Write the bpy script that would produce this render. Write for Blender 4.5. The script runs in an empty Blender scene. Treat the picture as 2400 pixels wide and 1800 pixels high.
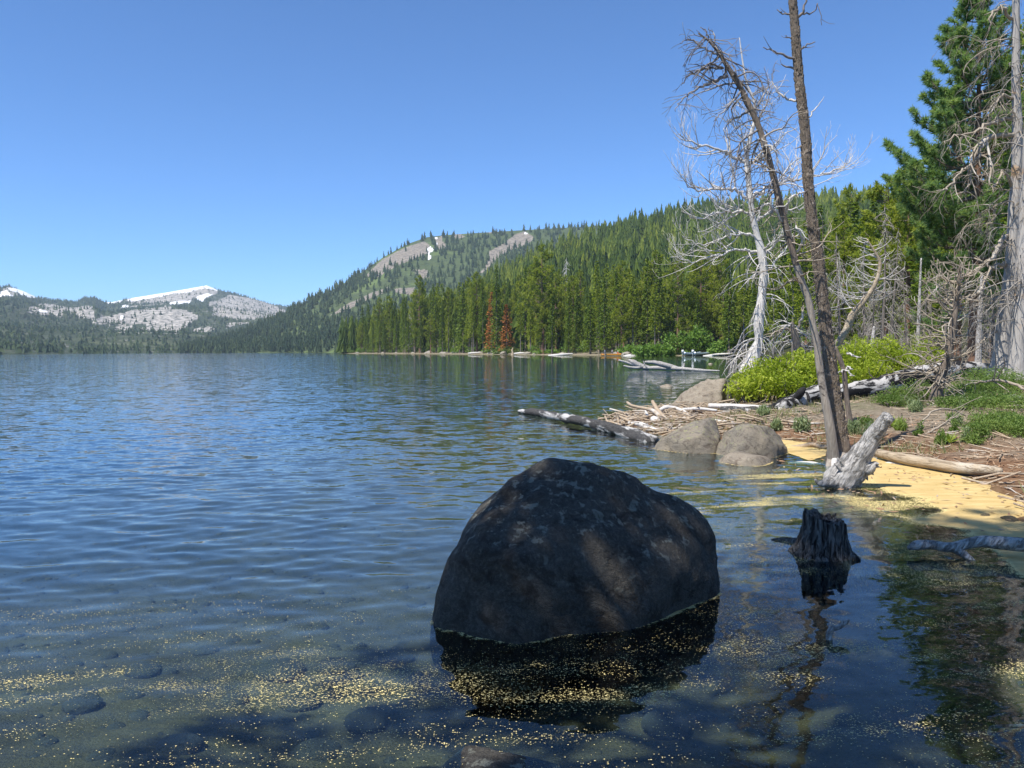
import bpy, bmesh, math, random
import numpy as np
from mathutils import Matrix, Vector

sc = bpy.context.scene
COL = sc.collection
R = math.radians

# ------------------------------------------------------------------ camera, sky, sun, exposure
F = 1943.0            # focal length in pixels of the 2400 px wide photograph
CH = 1.6              # eye height above the water
PITCH = math.atan(79.0 / F)
ROLL = R(-0.31)
MC = Matrix.Rotation(math.pi / 2 - PITCH, 3, 'X') @ Matrix.Rotation(ROLL, 3, 'Z')
cam_d = bpy.data.cameras.new('camera')
cam = bpy.data.objects.new('camera', cam_d)
COL.objects.link(cam)
cam.location = (0, 0, CH)
cam.rotation_euler = MC.to_euler()
cam_d.sensor_width = 36.0
cam_d.lens = F / 2400.0 * 36.0
cam_d.clip_start = 0.05
cam_d.clip_end = 30000
sc.camera = cam

SUN_EL = R(59)
sun_h = Vector((-0.75, -0.66)).normalized()
SUN = Vector((sun_h.x * math.cos(SUN_EL), sun_h.y * math.cos(SUN_EL), math.sin(SUN_EL)))
world = bpy.data.worlds.new('World')
sc.world = world
world.use_nodes = True
wn = world.node_tree
bg = wn.nodes['Background']
sky = wn.nodes.new('ShaderNodeTexSky')
sky.sky_type = 'NISHITA'
sky.sun_disc = False
sky.sun_elevation = SUN_EL
sky.sun_rotation = math.atan2(SUN.x, SUN.y)
sky.altitude = 2000
sky.air_density = 0.8
sky.dust_density = 0.0
sky.ozone_density = 9.0
tone = wn.nodes.new('ShaderNodeMix')
tone.data_type = 'RGBA'
tone.blend_type = 'MULTIPLY'
tone.inputs[0].default_value = 1.0
tone.inputs[7].default_value = (0.86, 1.06, 1.14, 1)
wn.links.new(sky.outputs[0], tone.inputs[6])
wn.links.new(tone.outputs[2], bg.inputs[0])
bg.inputs[1].default_value = 0.135
sun_d = bpy.data.lights.new('sun', 'SUN')
sun_d.energy = 4.9
sun_d.angle = R(0.53)
sun_d.color = (1.0, 0.955, 0.88)
sun = bpy.data.objects.new('sun', sun_d)
COL.objects.link(sun)
sun.location = (-30, -20, 60)
sun.rotation_euler = SUN.to_track_quat('Z', 'Y').to_euler()
vs = sc.view_settings
vs.view_transform = 'Standard'
vs.look = 'None'
vs.exposure = 0.52
vs.gamma = 1.0
vs.use_curve_mapping = False
sc.cycles.use_denoising = True
sc.cycles.max_bounces = 8
sc.cycles.transparent_max_bounces = 24
sc.cycles.volume_bounces = 0
sc.cycles.caustics_reflective = False
sc.cycles.caustics_refractive = False
sc.cycles.sample_clamp_indirect = 6

# ------------------------------------------------------------------ helpers
def ray(px, py):
    return MC @ Vector(((px - 1200) / F, (900 - py) / F, -1.0))
def at(px, py, D):
    d = ray(px, py)
    t = D / d.y
    return np.array((d.x * t, D, CH + d.z * t))
def gnd(px, py, z=0.0):
    d = ray(px, py)
    t = (z - CH) / d.z
    return np.array((d.x * t, d.y * t, z))
def project(P):
    """world points (n,3) -> photograph pixels"""
    m = np.array(MC.transposed())
    q = (P - np.array((0, 0, CH))) @ m.T
    return 1200 + F * q[:, 0] / -q[:, 2], 900 - F * q[:, 1] / -q[:, 2]
def theta_of(px):
    d = ray(px, 821)
    return math.atan2(d.x, d.y)

def _hash(ix, iy, iz, s):
    n = (ix * 374761393 + iy * 668265263 + iz * 1274126177 + s * 974634777) & 0x7fffffff
    n = ((n ^ (n >> 13)) * 1103515245) & 0x7fffffff
    n = ((n ^ (n >> 16)) * 12345677) & 0x7fffffff
    return ((n ^ (n >> 15)) & 0xffffff) / float(0xffffff)
def vnoise(P, s=0):
    P = np.asarray(P, float)
    i = np.floor(P).astype(np.int64)
    f = P - i
    f = f * f * (3 - 2 * f)
    out = 0
    for dx in (0, 1):
        wx = f[:, 0] if dx else 1 - f[:, 0]
        for dy in (0, 1):
            wy = f[:, 1] if dy else 1 - f[:, 1]
            for dz in (0, 1):
                wz = f[:, 2] if dz else 1 - f[:, 2]
                out = out + wx * wy * wz * _hash(i[:, 0] + dx, i[:, 1] + dy, i[:, 2] + dz, s)
    return out * 2 - 1
def fbm(P, octv=4, s=0, gain=0.5):
    P = np.asarray(P, float)
    a, tot, k = 1.0, 0, 1.0
    for o in range(octv):
        tot = tot + a * vnoise(P * k + 17.3 * o, s + o)
        a *= gain
        k *= 2.03
    return tot
def sstep(a, b, x):
    t = np.clip((x - a) / (b - a), 0, 1)
    return t * t * (3 - 2 * t)
def inpoly(x, y, poly):
    c = np.zeros(x.shape, bool)
    n = len(poly)
    for i in range(n):
        x1, y1 = poly[i]
        x2, y2 = poly[(i + 1) % n]
        if y1 == y2:
            continue
        m = ((y1 > y) != (y2 > y)) & (x < (x2 - x1) * (y - y1) / (y2 - y1) + x1)
        c ^= m
    return c

class MB:
    """collects geometry for one mesh"""
    def __init__(s):
        s.V, s.F3, s.F4, s.n, s.T = [], [], [], 0, []
    def add(s, V, f3=None, f4=None, tint=None):
        V = np.asarray(V, float).reshape(-1, 3)
        s.V.append(V)
        if f3 is not None and len(f3):
            s.F3.append(np.asarray(f3, np.int64).reshape(-1, 3) + s.n)
        if f4 is not None and len(f4):
            s.F4.append(np.asarray(f4, np.int64).reshape(-1, 4) + s.n)
        s.T.append(np.full(len(V), 0.5) if tint is None else np.broadcast_to(np.asarray(tint, float), (len(V),)))
        s.n += len(V)
    def tube(s, pts, rad, sides=6, cap=True, noise=0.0, seed=0, nfreq=3.0, cap0=False, ridge=0.0):
        P = np.asarray(pts, float)
        n = len(P)
        rad = np.broadcast_to(np.asarray(rad, float), (n,))
        t = np.gradient(P, axis=0)
        t /= np.linalg.norm(t, axis=1)[:, None] + 1e-12
        m = t.mean(0)
        ref = np.array((0.13, 1.0, 0.07)) if abs(m[1]) < 0.75 * np.linalg.norm(m) else np.array((1.0, 0.1, 0.2))
        u = np.cross(t, ref)
        u /= np.linalg.norm(u, axis=1)[:, None] + 1e-12
        v = np.cross(t, u)
        a = np.arange(sides) * (2 * math.pi / sides)
        rr = rad[:, None] * np.ones(sides)
        dirs = u[:, None, :] * np.cos(a)[None, :, None] + v[:, None, :] * np.sin(a)[None, :, None]
        ring = P[:, None, :] + dirs * rr[:, :, None]
        if noise:
            q = ring.reshape(-1, 3) * nfreq
            nz = fbm(q, 3, seed).reshape(n, sides)
            if ridge:
                arc = np.r_[0, np.cumsum(np.linalg.norm(np.diff(P, axis=0), axis=1))]
                q = np.stack([np.cos(a)[None] * 2.6 + 0 * rad[:, None], np.sin(a)[None] * 2.6 + 0 * rad[:, None], arc[:, None] * 1.3 + 0 * a[None]], -1).reshape(-1, 3)
                nz = nz + ridge / noise * (0.45 - np.abs(fbm(q, 3, seed + 9))).reshape(n, sides)
            ring = P[:, None, :] + dirs * (rr * (1 + noise * nz))[:, :, None]
        V = ring.reshape(-1, 3)
        i = np.arange(n - 1)[:, None] * sides
        j = np.arange(sides)[None, :]
        j2 = (j + 1) % sides
        f4 = np.stack([i + j, i + j2, i + sides + j2, i + sides + j], -1).reshape(-1, 4)
        f3 = []
        if cap:
            V = np.vstack([V, P[-1] + t[-1] * rad[-1] * 0.4])
            b = (n - 1) * sides
            f3 += [(b + k, b + (k + 1) % sides, len(V) - 1) for k in range(sides)]
        if cap0:
            V = np.vstack([V, P[0] - t[0] * rad[0] * 0.3])
            f3 += [((k + 1) % sides, k, len(V) - 1) for k in range(sides)]
        s.add(V, f3, f4)
    def kites(s, C, D, S, L, W, tint=None):
        C = np.asarray(C); n = len(C)
        L = np.broadcast_to(np.asarray(L, float), (n,))[:, None] * 0.5
        W = np.broadcast_to(np.asarray(W, float), (n,))[:, None] * 0.5
        V = np.stack([C - D * L, C + S * W + D * L * 0.1, C + D * L, C - S * W + D * L * 0.1], 1).reshape(-1, 3)
        s.add(V, None, np.arange(4 * n).reshape(-1, 4), None if tint is None else np.repeat(tint, 4))
    def needles(s, C, D, S, L, W, tint=None):
        C = np.asarray(C); n = len(C)
        L = np.broadcast_to(np.asarray(L, float), (n,))[:, None]
        W = np.broadcast_to(np.asarray(W, float), (n,))[:, None] * 0.5
        V = np.stack([C + S * W, C + D * L, C - S * W], 1).reshape(-1, 3)
        s.add(V, np.arange(3 * n).reshape(-1, 3), None, None if tint is None else np.repeat(tint, 3))
    def verts(s):
        return np.vstack(s.V)
    def mesh(s, name, off=(0, 0, 0), smooth=True, tint=False, attrs=None):
        V = np.vstack(s.V) - np.asarray(off, float)
        f3 = np.vstack(s.F3) if s.F3 else np.zeros((0, 3), np.int64)
        f4 = np.vstack(s.F4) if s.F4 else np.zeros((0, 4), np.int64)
        me = bpy.data.meshes.new(name)
        me.vertices.add(len(V))
        me.vertices.foreach_set('co', V.ravel())
        nl = len(f3) * 3 + len(f4) * 4
        me.loops.add(nl)
        me.loops.foreach_set('vertex_index', np.concatenate([f3.ravel(), f4.ravel()]).astype(np.int32))
        me.polygons.add(len(f3) + len(f4))
        me.polygons.foreach_set('loop_start', np.concatenate([np.arange(len(f3)) * 3, len(f3) * 3 + np.arange(len(f4)) * 4]).astype(np.int32))
        me.update(calc_edges=True)
        me.polygons.foreach_set('use_smooth', np.full(len(f3) + len(f4), bool(smooth)))
        if tint:
            a = me.attributes.new('tint', 'FLOAT', 'POINT')
            a.data.foreach_set('value', np.concatenate(s.T).astype(np.float32))
        for k, v in (attrs or {}).items():
            a = me.attributes.new(k, 'FLOAT', 'POINT')
            a.data.foreach_set('value', np.asarray(v, np.float32))
        return me

def tag(o, label=None, cat=None, group=None, kind=None):
    if label: o['label'] = label
    if cat: o['category'] = cat
    if group: o['group'] = group
    if kind: o['kind'] = kind
    return o
def thing(name, label, cat, loc, group=None):
    o = bpy.data.objects.new(name, None)
    o.empty_display_size = 0.2
    COL.objects.link(o)
    o.location = loc
    return tag(o, label, cat, group)
def ob(name, me, mat, parent=None, loc=None):
    o = bpy.data.objects.new(name, me)
    COL.objects.link(o)
    if mat is not None and not me.materials:
        me.materials.append(mat)
    if parent is not None:
        o.parent = parent
    elif loc is not None:
        o.location = loc
    return o
def part(name, mb, mat, parent, smooth=True, tint=False, kind=None):
    """geometry given in world space, parent chain is unrotated"""
    off = np.zeros(3); p = parent
    while p is not None:
        off += np.array(p.location); p = p.parent
    o = ob(name, mb.mesh(name, off, smooth, tint), mat, parent)
    if kind: o['kind'] = kind
    return o
def solo(name, mb, mat, loc, label, cat, group=None, smooth=True, tint=False):
    o = ob(name, mb.mesh(name, loc, smooth, tint), mat, None, loc)
    return tag(o, label, cat, group)
def copy_tree(o, parent=None):
    c = o.copy()
    COL.objects.link(c)
    c.parent = parent
    for ch in o.children:
        copy_tree(ch, c)
    return c

# ------------------------------------------------------------------ materials
class NT:
    def __init__(s, name):
        s.m = bpy.data.materials.new(name)
        s.m.use_nodes = True
        s.t = s.m.node_tree
        s.t.nodes.clear()
        s.out = s.t.nodes.new('ShaderNodeOutputMaterial')
    def n(s, typ, **kw):
        nd = s.t.nodes.new(typ)
        for k, v in kw.items():
            setattr(nd, k, v)
        return nd
    def put(s, sock, v):
        if hasattr(v, 'is_linked'):
            s.t.links.new(v, sock)
        else:
            if sock.type == 'RGBA' and isinstance(v, (tuple, list)) and len(v) == 3:
                v = (*v, 1)
            sock.default_value = v
    def co(s, kind='Object', scale=None, rot=None):
        o = s.n('ShaderNodeTexCoord').outputs[kind]
        if scale is not None:
            mp = s.n('ShaderNodeMapping')
            s.put(mp.inputs['Vector'], o)
            mp.inputs['Scale'].default_value = scale
            if rot:
                mp.vector_type = 'TEXTURE'
                mp.inputs['Scale'].default_value = [1.0 / v for v in scale]
                mp.inputs['Rotation'].default_value = rot
            o = mp.outputs[0]
        return o
    def pos(s, scale=None):
        o = s.n('ShaderNodeNewGeometry').outputs['Position']
        if scale is not None:
            mp = s.n('ShaderNodeMapping')
            s.put(mp.inputs['Vector'], o)
            mp.inputs['Scale'].default_value = scale
            o = mp.outputs[0]
        return o
    def noise(s, vec, scale=5, detail=4, rough=0.55, dist=0.0, out='Fac'):
        nd = s.n('ShaderNodeTexNoise')
        s.put(nd.inputs['Vector'], vec)
        s.put(nd.inputs['Scale'], scale)
        s.put(nd.inputs['Detail'], detail)
        s.put(nd.inputs['Roughness'], rough)
        s.put(nd.inputs['Distortion'], dist)
        return nd.outputs[out]
    def voro(s, vec, scale=5, feature='F1', out='Distance', rnd=1.0):
        nd = s.n('ShaderNodeTexVoronoi', feature=feature)
        s.put(nd.inputs['Vector'], vec)
        s.put(nd.inputs['Scale'], scale)
        s.put(nd.inputs['Randomness'], rnd)
        return nd.outputs[out]
    def ramp(s, fac, stops, interp='LINEAR'):
        nd = s.n('ShaderNodeValToRGB')
        nd.color_ramp.interpolation = interp
        el = nd.color_ramp.elements
        while len(el) < len(stops):
            el.new(0.5)
        for e, (p, c) in zip(el, stops):
            e.position = p
            e.color = (c, c, c, 1) if not isinstance(c, (tuple, list)) else (*c, 1)
        s.put(nd.inputs[0], fac)
        return nd.outputs[0]
    def mix(s, fac, a, b, mode='MIX'):
        nd = s.n('ShaderNodeMix', data_type='RGBA', blend_type=mode)
        s.put(nd.inputs[0], fac)
        s.put(nd.inputs[6], a)
        s.put(nd.inputs[7], b)
        return nd.outputs[2]
    def math(s, op, a, b=0.0, c=None):
        nd = s.n('ShaderNodeMath', operation=op)
        s.put(nd.inputs[0], a)
        s.put(nd.inputs[1], b)
        if c is not None: s.put(nd.inputs[2], c)
        return nd.outputs[0]
    def attr(s, name, out='Fac'):
        return s.n('ShaderNodeAttribute', attribute_name=name).outputs[out]
    def sep(s, vec):
        nd = s.n('ShaderNodeSeparateXYZ')
        s.put(nd.inputs[0], vec)
        return nd.outputs
    def bump(s, h, strength=0.5, dist=0.02, normal=None):
        nd = s.n('ShaderNodeBump')
        s.put(nd.inputs['Height'], h)
        s.put(nd.inputs['Strength'], strength)
        s.put(nd.inputs['Distance'], dist)
        if normal is not None: s.put(nd.inputs['Normal'], normal)
        return nd.outputs[0]
    def bsdf(s, color, rough=0.8, normal=None, spec=0.3):
        nd = s.n('ShaderNodeBsdfPrincipled')
        s.put(nd.inputs['Base Color'], color)
        s.put(nd.inputs['Roughness'], rough)
        s.put(nd.inputs['Specular IOR Level'], spec)
        if normal is not None: s.put(nd.inputs['Normal'], normal)
        return nd.outputs[0]
    def done(s, shader):
        s.t.links.new(shader, s.out.inputs['Surface'])
        return s.m

def m_rock(name, c1, c2, c3, scale=1.0, lichen=None, dark=None, vein=0.6):
    t = NT(name)
    o = t.co()
    big = t.noise(o, 1.6 * scale, 5, 0.6, 0.4)
    fine = t.noise(o, 26 * scale, 5, 0.7)
    grain = t.noise(o, 110 * scale, 2, 0.6)
    col = t.mix(t.ramp(big, [(0.35, 0), (0.65, 1)]), c1, c2)
    col = t.mix(t.ramp(fine, [(0.45, 0), (0.7, 0.8)]), col, c3)
    col = t.mix(t.ramp(grain, [(0.4, 0.75), (0.6, 1.12)]), (0, 0, 0), col, 'MULTIPLY') if False else t.mix(0.75, col, t.ramp(grain, [(0.35, 0.55), (0.65, 1.0)]), 'MULTIPLY')
    if dark:
        d = t.noise(o, 3.3 * scale, 6, 0.7, 0.6)
        col = t.mix(t.ramp(d, [(0.52, 0), (0.62, 0.85)]), col, dark)
    if lichen:
        l = t.noise(o, 9 * scale, 4, 0.6, 0.3)
        nz = t.sep(t.n('ShaderNodeNewGeometry').outputs['Normal'])[2]
        up = t.ramp(nz, [(0.3, 0), (0.75, 1)])
        col = t.mix(t.math('MULTIPLY', t.ramp(l, [(0.56, 0), (0.62, 0.8)]), up), col, lichen)
    ck = t.noise(t.co('Object', (1.0, 1.0, 2.6), (0.0, 0.5, 0.3)), 0.9 * scale, 4, 0.6, 0.7)
    ck = t.ramp(t.math('ABSOLUTE', t.math('SUBTRACT', ck, 0.5)), [(0.0, 1), (0.012, 0)])
    col = t.mix(t.math('MULTIPLY', ck, vein), col, tuple(x * 0.3 for x in c2))
    h = t.math('ADD', t.math('MULTIPLY_ADD', ck, -0.6 * vein, t.math('MULTIPLY', big, 1.2)), t.math('ADD', t.math('MULTIPLY', fine, 1.0), t.math('MULTIPLY', grain, 0.35)))
    return t.done(t.bsdf(col, 0.85, t.bump(h, 0.75, 0.05), 0.25))

def m_wood(name, c1, c2, c3=None, stretch=(9, 9, 1.1), c3lo=0.55, c3scale=1.4, rot=None, groove=None, patch=None, char=None, charlo=0.5, charscale=1.8, bump=0.6, coords='Object'):
    """weathered wood: fibre streaks along one axis, optional patches"""
    t = NT(name)
    o = t.co(coords)
    st = t.co(coords, stretch, rot)
    fib = t.noise(st, 5, 5, 0.65, 0.2)
    po = t.co(coords, patch, rot) if patch else o
    big = t.noise(po, c3scale, 4, 0.6, 0.3)
    col = t.mix(t.ramp(fib, [(0.32, 0), (0.68, 1)]), c1, c2)
    if c3:
        col = t.mix(t.ramp(big, [(c3lo, 0), (c3lo + 0.1, 0.9)]), col, c3)
    if char:
        ch = t.noise(po, charscale, 5, 0.62, 0.5)
        col = t.mix(t.ramp(ch, [(charlo, 0), (charlo + 0.04, 1)]), col, char)
    h = t.math('ADD', fib, t.math('MULTIPLY', big, 0.6))
    if groove:
        gr = t.noise(st, 2.2, 6, 0.7, 0.6)
        col = t.mix(t.ramp(gr, [(0.52, 0), (0.6, 0.85)]), col, groove)
        h = t.math('SUBTRACT', h, t.math('MULTIPLY', t.ramp(gr, [(0.5, 0), (0.6, 1)]), 0.6))
    return t.done(t.bsdf(col, 0.85, t.bump(h, bump, 0.03), 0.2))

def m_leaf(name, c1, c2, c3=None, trans=0.35, rough=0.55):
    t = NT(name)
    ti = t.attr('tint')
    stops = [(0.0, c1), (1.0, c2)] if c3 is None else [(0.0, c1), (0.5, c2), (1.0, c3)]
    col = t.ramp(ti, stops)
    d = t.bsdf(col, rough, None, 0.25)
    tr = t.n('ShaderNodeBsdfTranslucent')
    t.put(tr.inputs[0], t.mix(1.0, col, (1.15, 1.2, 0.7), 'MULTIPLY'))
    mx = t.n('ShaderNodeMixShader')
    mx.inputs[0].default_value = trans
    t.t.links.new(d, mx.inputs[1])
    t.t.links.new(tr.outputs[0], mx.inputs[2])
    return t.done(mx.outputs[0])

def m_flat(name, c, rough=0.5, spec=0.4, metal=0.0, var=0.15):
    t = NT(name)
    nz = t.noise(t.co(), 6, 3, 0.6)
    col = t.mix(t.ramp(nz, [(0.3, 0), (0.7, var)]), c, tuple(x * 0.5 for x in c))
    b = t.bsdf(col, rough, None, spec)
    b.node.inputs['Metallic'].default_value = metal
    return t.done(b)

M = {}
M['big_rock'] = m_rock('boulder_stone', (0.095, 0.085, 0.068), (0.06, 0.053, 0.042), (0.16, 0.145, 0.12), 1.6, (0.24, 0.24, 0.19), (0.028, 0.023, 0.017), vein=0.25)
M['rock'] = m_rock('granite', (0.37, 0.31, 0.23), (0.26, 0.23, 0.19), (0.44, 0.39, 0.3), 2.0, (0.36, 0.36, 0.17), (0.15, 0.12, 0.095))
M['rock_tan'] = m_rock('tan_granite', (0.42, 0.35, 0.26), (0.33, 0.27, 0.2), (0.5, 0.45, 0.36), 2.0, None, (0.2, 0.155, 0.115))
M['far_rock'] = m_rock('shore_stone', (0.38, 0.34, 0.27), (0.28, 0.25, 0.2), (0.45, 0.41, 0.34), 0.8)
M['wet_rock'] = m_rock('lake_stone', (0.15, 0.125, 0.08), (0.11, 0.09, 0.06), (0.19, 0.16, 0.11), 2.0, None, None, 0.0)
M['amber_rock'] = m_rock('amber_stone', (0.36, 0.19, 0.05), (0.24, 0.12, 0.03), (0.42, 0.25, 0.09), 2.0)
M['white_wood'] = m_wood('bleached_wood', (0.68, 0.65, 0.6), (0.5, 0.47, 0.43), (0.6, 0.5, 0.37), c3lo=0.62)
M['snag_wood'] = m_wood('weathered_snag_wood', (0.64, 0.6, 0.55), (0.4, 0.375, 0.34), (0.5, 0.43, 0.34), c3lo=0.6, c3scale=3, stretch=(14, 14, 2.0), rot=(0, R(34), 0), groove=(0.2, 0.185, 0.165), bump=1.0)
M['twig_white'] = m_wood('bleached_twig', (0.66, 0.63, 0.58), (0.5, 0.46, 0.42), None)
M['twig_tan'] = m_wood('tan_twig', (0.42, 0.36, 0.28), (0.29, 0.235, 0.175), (0.54, 0.5, 0.44), c3lo=0.55)
M['twig_grey'] = m_wood('grey_twig', (0.36, 0.33, 0.29), (0.24, 0.21, 0.18), None)
M['twig_dark'] = m_wood('dark_twig', (0.3, 0.27, 0.25), (0.17, 0.15, 0.14), (0.5, 0.47, 0.43), c3lo=0.55)
M['bark_grey'] = m_wood('grey_bark', (0.24, 0.21, 0.18), (0.12, 0.105, 0.09), (0.34, 0.3, 0.26), c3lo=0.6, bump=1.0)
M['bark_brown'] = m_wood('brown_bark', (0.28, 0.225, 0.175), (0.105, 0.086, 0.07), (0.37, 0.3, 0.23), c3lo=0.6, bump=1.0)
M['bark_red'] = m_wood('reddish_bark', (0.26, 0.15, 0.095), (0.13, 0.075, 0.05), None, bump=1.0)
M['bark_flake'] = m_wood('bark_plate', (0.36, 0.29, 0.22), (0.10, 0.085, 0.068), (0.6, 0.5, 0.4), c3lo=0.57, c3scale=9, bump=1.0, stretch=(14, 14, 14))
M['lean_wood'] = m_wood('half_barked_wood', (0.4, 0.35, 0.29), (0.25, 0.21, 0.17), (0.45, 0.24, 0.09), c3lo=0.6, char=(0.06, 0.05, 0.045), charlo=0.56)
M['big_dead'] = m_wood('grey_orange_dead_trunk', (0.46, 0.43, 0.39), (0.33, 0.3, 0.27), (0.45, 0.28, 0.14), c3lo=0.58, stretch=(7, 7, 0.5))
M['fallen'] = m_wood('charred_log', (0.55, 0.52, 0.48), (0.38, 0.36, 0.33), (0.5, 0.39, 0.28), c3lo=0.66, char=(0.018, 0.017, 0.017), charlo=0.45, charscale=2.0, stretch=(1.5, 10, 10), patch=(0.4, 1.6, 1.6), rot=(0, 0, R(38)))
M['char'] = m_wood('black_char', (0.035, 0.033, 0.032), (0.015, 0.014, 0.014), (0.12, 0.11, 0.1), c3lo=0.64)
M['wet_log'] = m_wood('wet_dark_log', (0.10, 0.095, 0.09), (0.03, 0.029, 0.028), (0.55, 0.53, 0.5), c3lo=0.5, c3scale=4, stretch=(2, 12, 12), patch=(0.35, 1.3, 1.3), rot=(0, 0, R(-72)))
M['tan_log'] = m_wood('tan_log_wood', (0.5, 0.41, 0.29), (0.37, 0.29, 0.2), (0.52, 0.46, 0.37), c3lo=0.55, stretch=(1.2, 11, 11), rot=(0, 0, R(-71)), groove=(0.24, 0.18, 0.12))
M['stump'] = m_wood('stump_wood', (0.3, 0.28, 0.25), (0.08, 0.072, 0.064), None, stretch=(16, 16, 1.6), groove=(0.03, 0.027, 0.024), bump=1.2)
M['stick'] = m_wood('driftwood_stick', (0.48, 0.39, 0.28), (0.33, 0.24, 0.16), (0.56, 0.52, 0.46), c3lo=0.55)
M['needle_litter'] = m_wood('reddish_litter', (0.42, 0.27, 0.16), (0.28, 0.16, 0.09), (0.5, 0.4, 0.29), c3lo=0.5)
M['willow'] = m_leaf('willow_leaf', (0.14, 0.2, 0.014), (0.31, 0.39, 0.028), (0.5, 0.54, 0.08), 0.42)
M['shrub'] = m_leaf('shrub_leaf', (0.09, 0.15, 0.03), (0.15, 0.23, 0.05), (0.24, 0.31, 0.08), 0.38)
M['sage'] = m_leaf('sage_leaf', (0.15, 0.2, 0.1), (0.22, 0.28, 0.13), (0.3, 0.34, 0.16), 0.3)
M['grass'] = m_leaf('bank_grass', (0.14, 0.18, 0.07), (0.26, 0.27, 0.12), (0.46, 0.38, 0.2), 0.3)
M['pebble'] = m_rock('pebbles', (0.2, 0.16, 0.09), (0.12, 0.1, 0.062), (0.26, 0.21, 0.13), 3.0, None, (0.09, 0.07, 0.042), 0.0)
M['lily'] = m_leaf('broad_leaf', (0.2, 0.28, 0.06), (0.32, 0.4, 0.09), (0.42, 0.47, 0.14), 0.4)
M['aspen'] = m_leaf('aspen_leaf', (0.1, 0.19, 0.03), (0.16, 0.27, 0.04), (0.24, 0.36, 0.07), 0.35)
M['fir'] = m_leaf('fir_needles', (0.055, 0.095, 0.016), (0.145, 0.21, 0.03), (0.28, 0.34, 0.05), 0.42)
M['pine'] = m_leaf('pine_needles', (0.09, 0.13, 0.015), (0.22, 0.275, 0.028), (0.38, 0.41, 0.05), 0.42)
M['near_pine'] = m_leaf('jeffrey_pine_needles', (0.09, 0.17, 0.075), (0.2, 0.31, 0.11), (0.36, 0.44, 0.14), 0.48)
M['rust'] = m_leaf('rusty_dead_needles', (0.3, 0.12, 0.035), (0.46, 0.19, 0.055), (0.56, 0.28, 0.1), 0.3)
M['stuff_tree'] = m_leaf('hill_conifers', (0.05, 0.09, 0.018), (0.13, 0.19, 0.028), (0.31, 0.35, 0.045), 0.35)
M['far_tree'] = m_leaf('ridge_conifers', (0.026, 0.05, 0.02), (0.045, 0.075, 0.026), (0.085, 0.115, 0.034), 0.12)

# ------------------------------------------------------------------ shoreline, ground, lake bed
SHORE = [(-60, -40), (-22, -8), (-9, -1.6), (-4.5, 0.7), (-2.4, 1.55), (-0.8, 1.05), (0.6, 1.05), (2.2, 1.9), (3.3, 3.6), (4.3, 6.0), (4.95, 8.0),
         (5.45, 9.6), (5.45, 10.6), (5.2, 11.7), (4.9, 12.9), (4.95, 13.8), (4.6, 14.5), (3.7, 14.7), (2.9, 15.3), (2.25, 16.6), (2.35, 18.6), (3.3, 20.6), (4.4, 22.5),
         (6.6, 27), (11.5, 35), (19, 50), (32, 90), (45, 140), (55, 184), (50, 203), (33, 214), (16, 254), (0, 300), (-22, 356), (-46, 420), (-82, 500), (-118, 580),
         (-112, 640), (-60, 760), (200, 1000), (1500, 1200), (1500, -700), (-60, -700)]
def shore_dist(x, y):
    """signed distance to the waterline, positive on land"""
    x = np.asarray(x, float); y = np.asarray(y, float)
    best = np.full(x.shape, 1e9)
    n = len(SHORE)
    for i in range(n):
        ax, ay = SHORE[i]; bx, by = SHORE[(i + 1) % n]
        dx, dy = bx - ax, by - ay
        t = np.clip(((x - ax) * dx + (y - ay) * dy) / (dx * dx + dy * dy), 0, 1)
        best = np.minimum(best, np.hypot(x - ax - t * dx, y - ay - t * dy))
    return np.where(inpoly(x, y, SHORE), best, -best)
def ground_z(x, y):
    x = np.atleast_1d(np.asarray(x, float)); y = np.atleast_1d(np.asarray(y, float))
    d = shore_dist(x, y)
    P = np.stack([x, y, np.zeros_like(x)], 1)
    rr = np.hypot(x, y)
    d = d + 0.35 * fbm(P * 0.9, 3, 5) * sstep(1, 12, rr) + 0.06 * rr * 0.05 * fbm(P * 0.05, 2, 8)
    land = np.where(d < 10, 0.07 * d, 0.7 + 0.03 * (d - 10))
    land = np.minimum(land, 4.0) + 0.05 * fbm(P * 1.3, 4, 3) * sstep(0, 1.2, d) + 0.02 * fbm(P * 6, 2, 9) * sstep(0, 0.5, d)
    e = -d
    bed = -np.where(e < 4, 0.13 * e, 0.52 + 0.075 * (e - 4))
    bed = np.maximum(bed, -7.0) + 0.05 * fbm(P * 1.7, 4, 6) * sstep(0, 1.5, e)
    return np.where(d > 0, land, bed)
def gz(x, y):
    return float(ground_z(x, y)[0])
def land(px, py):
    """where the pixel's line of sight meets the ground or the water"""
    d = ray(px, py)
    ts = np.geomspace(2.0, 900, 1500)
    X, Y, Z = d.x * ts, d.y * ts, CH + d.z * ts
    g = np.maximum(ground_z(X, Y), 0.0)
    k = np.argmax(Z <= g)
    return np.array((X[k], Y[k], g[k]))

th = np.concatenate([np.linspace(-math.pi, R(-46), 36)[:-1], np.linspace(R(-46), R(52), 460), np.linspace(R(52), math.pi, 34)[1:]])
rr = np.geomspace(0.4, 1150, 260)
TH, RR = np.meshgrid(th, rr)
X, Y = (RR * np.sin(TH)).ravel(), (RR * np.cos(TH)).ravel()
g = MB()
nt_, nr_ = len(th), len(rr)
idx = np.arange(nt_ * nr_).reshape(nr_, nt_)
f4 = np.stack([idx[:-1, :-1], idx[:-1, 1:], idx[1:, 1:], idx[1:, :-1]], -1).reshape(-1, 4)
V = np.stack([X, Y, ground_z(X, Y)], 1)
g.add(V, None, f4)
SD = shore_dist(X, Y)

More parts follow.
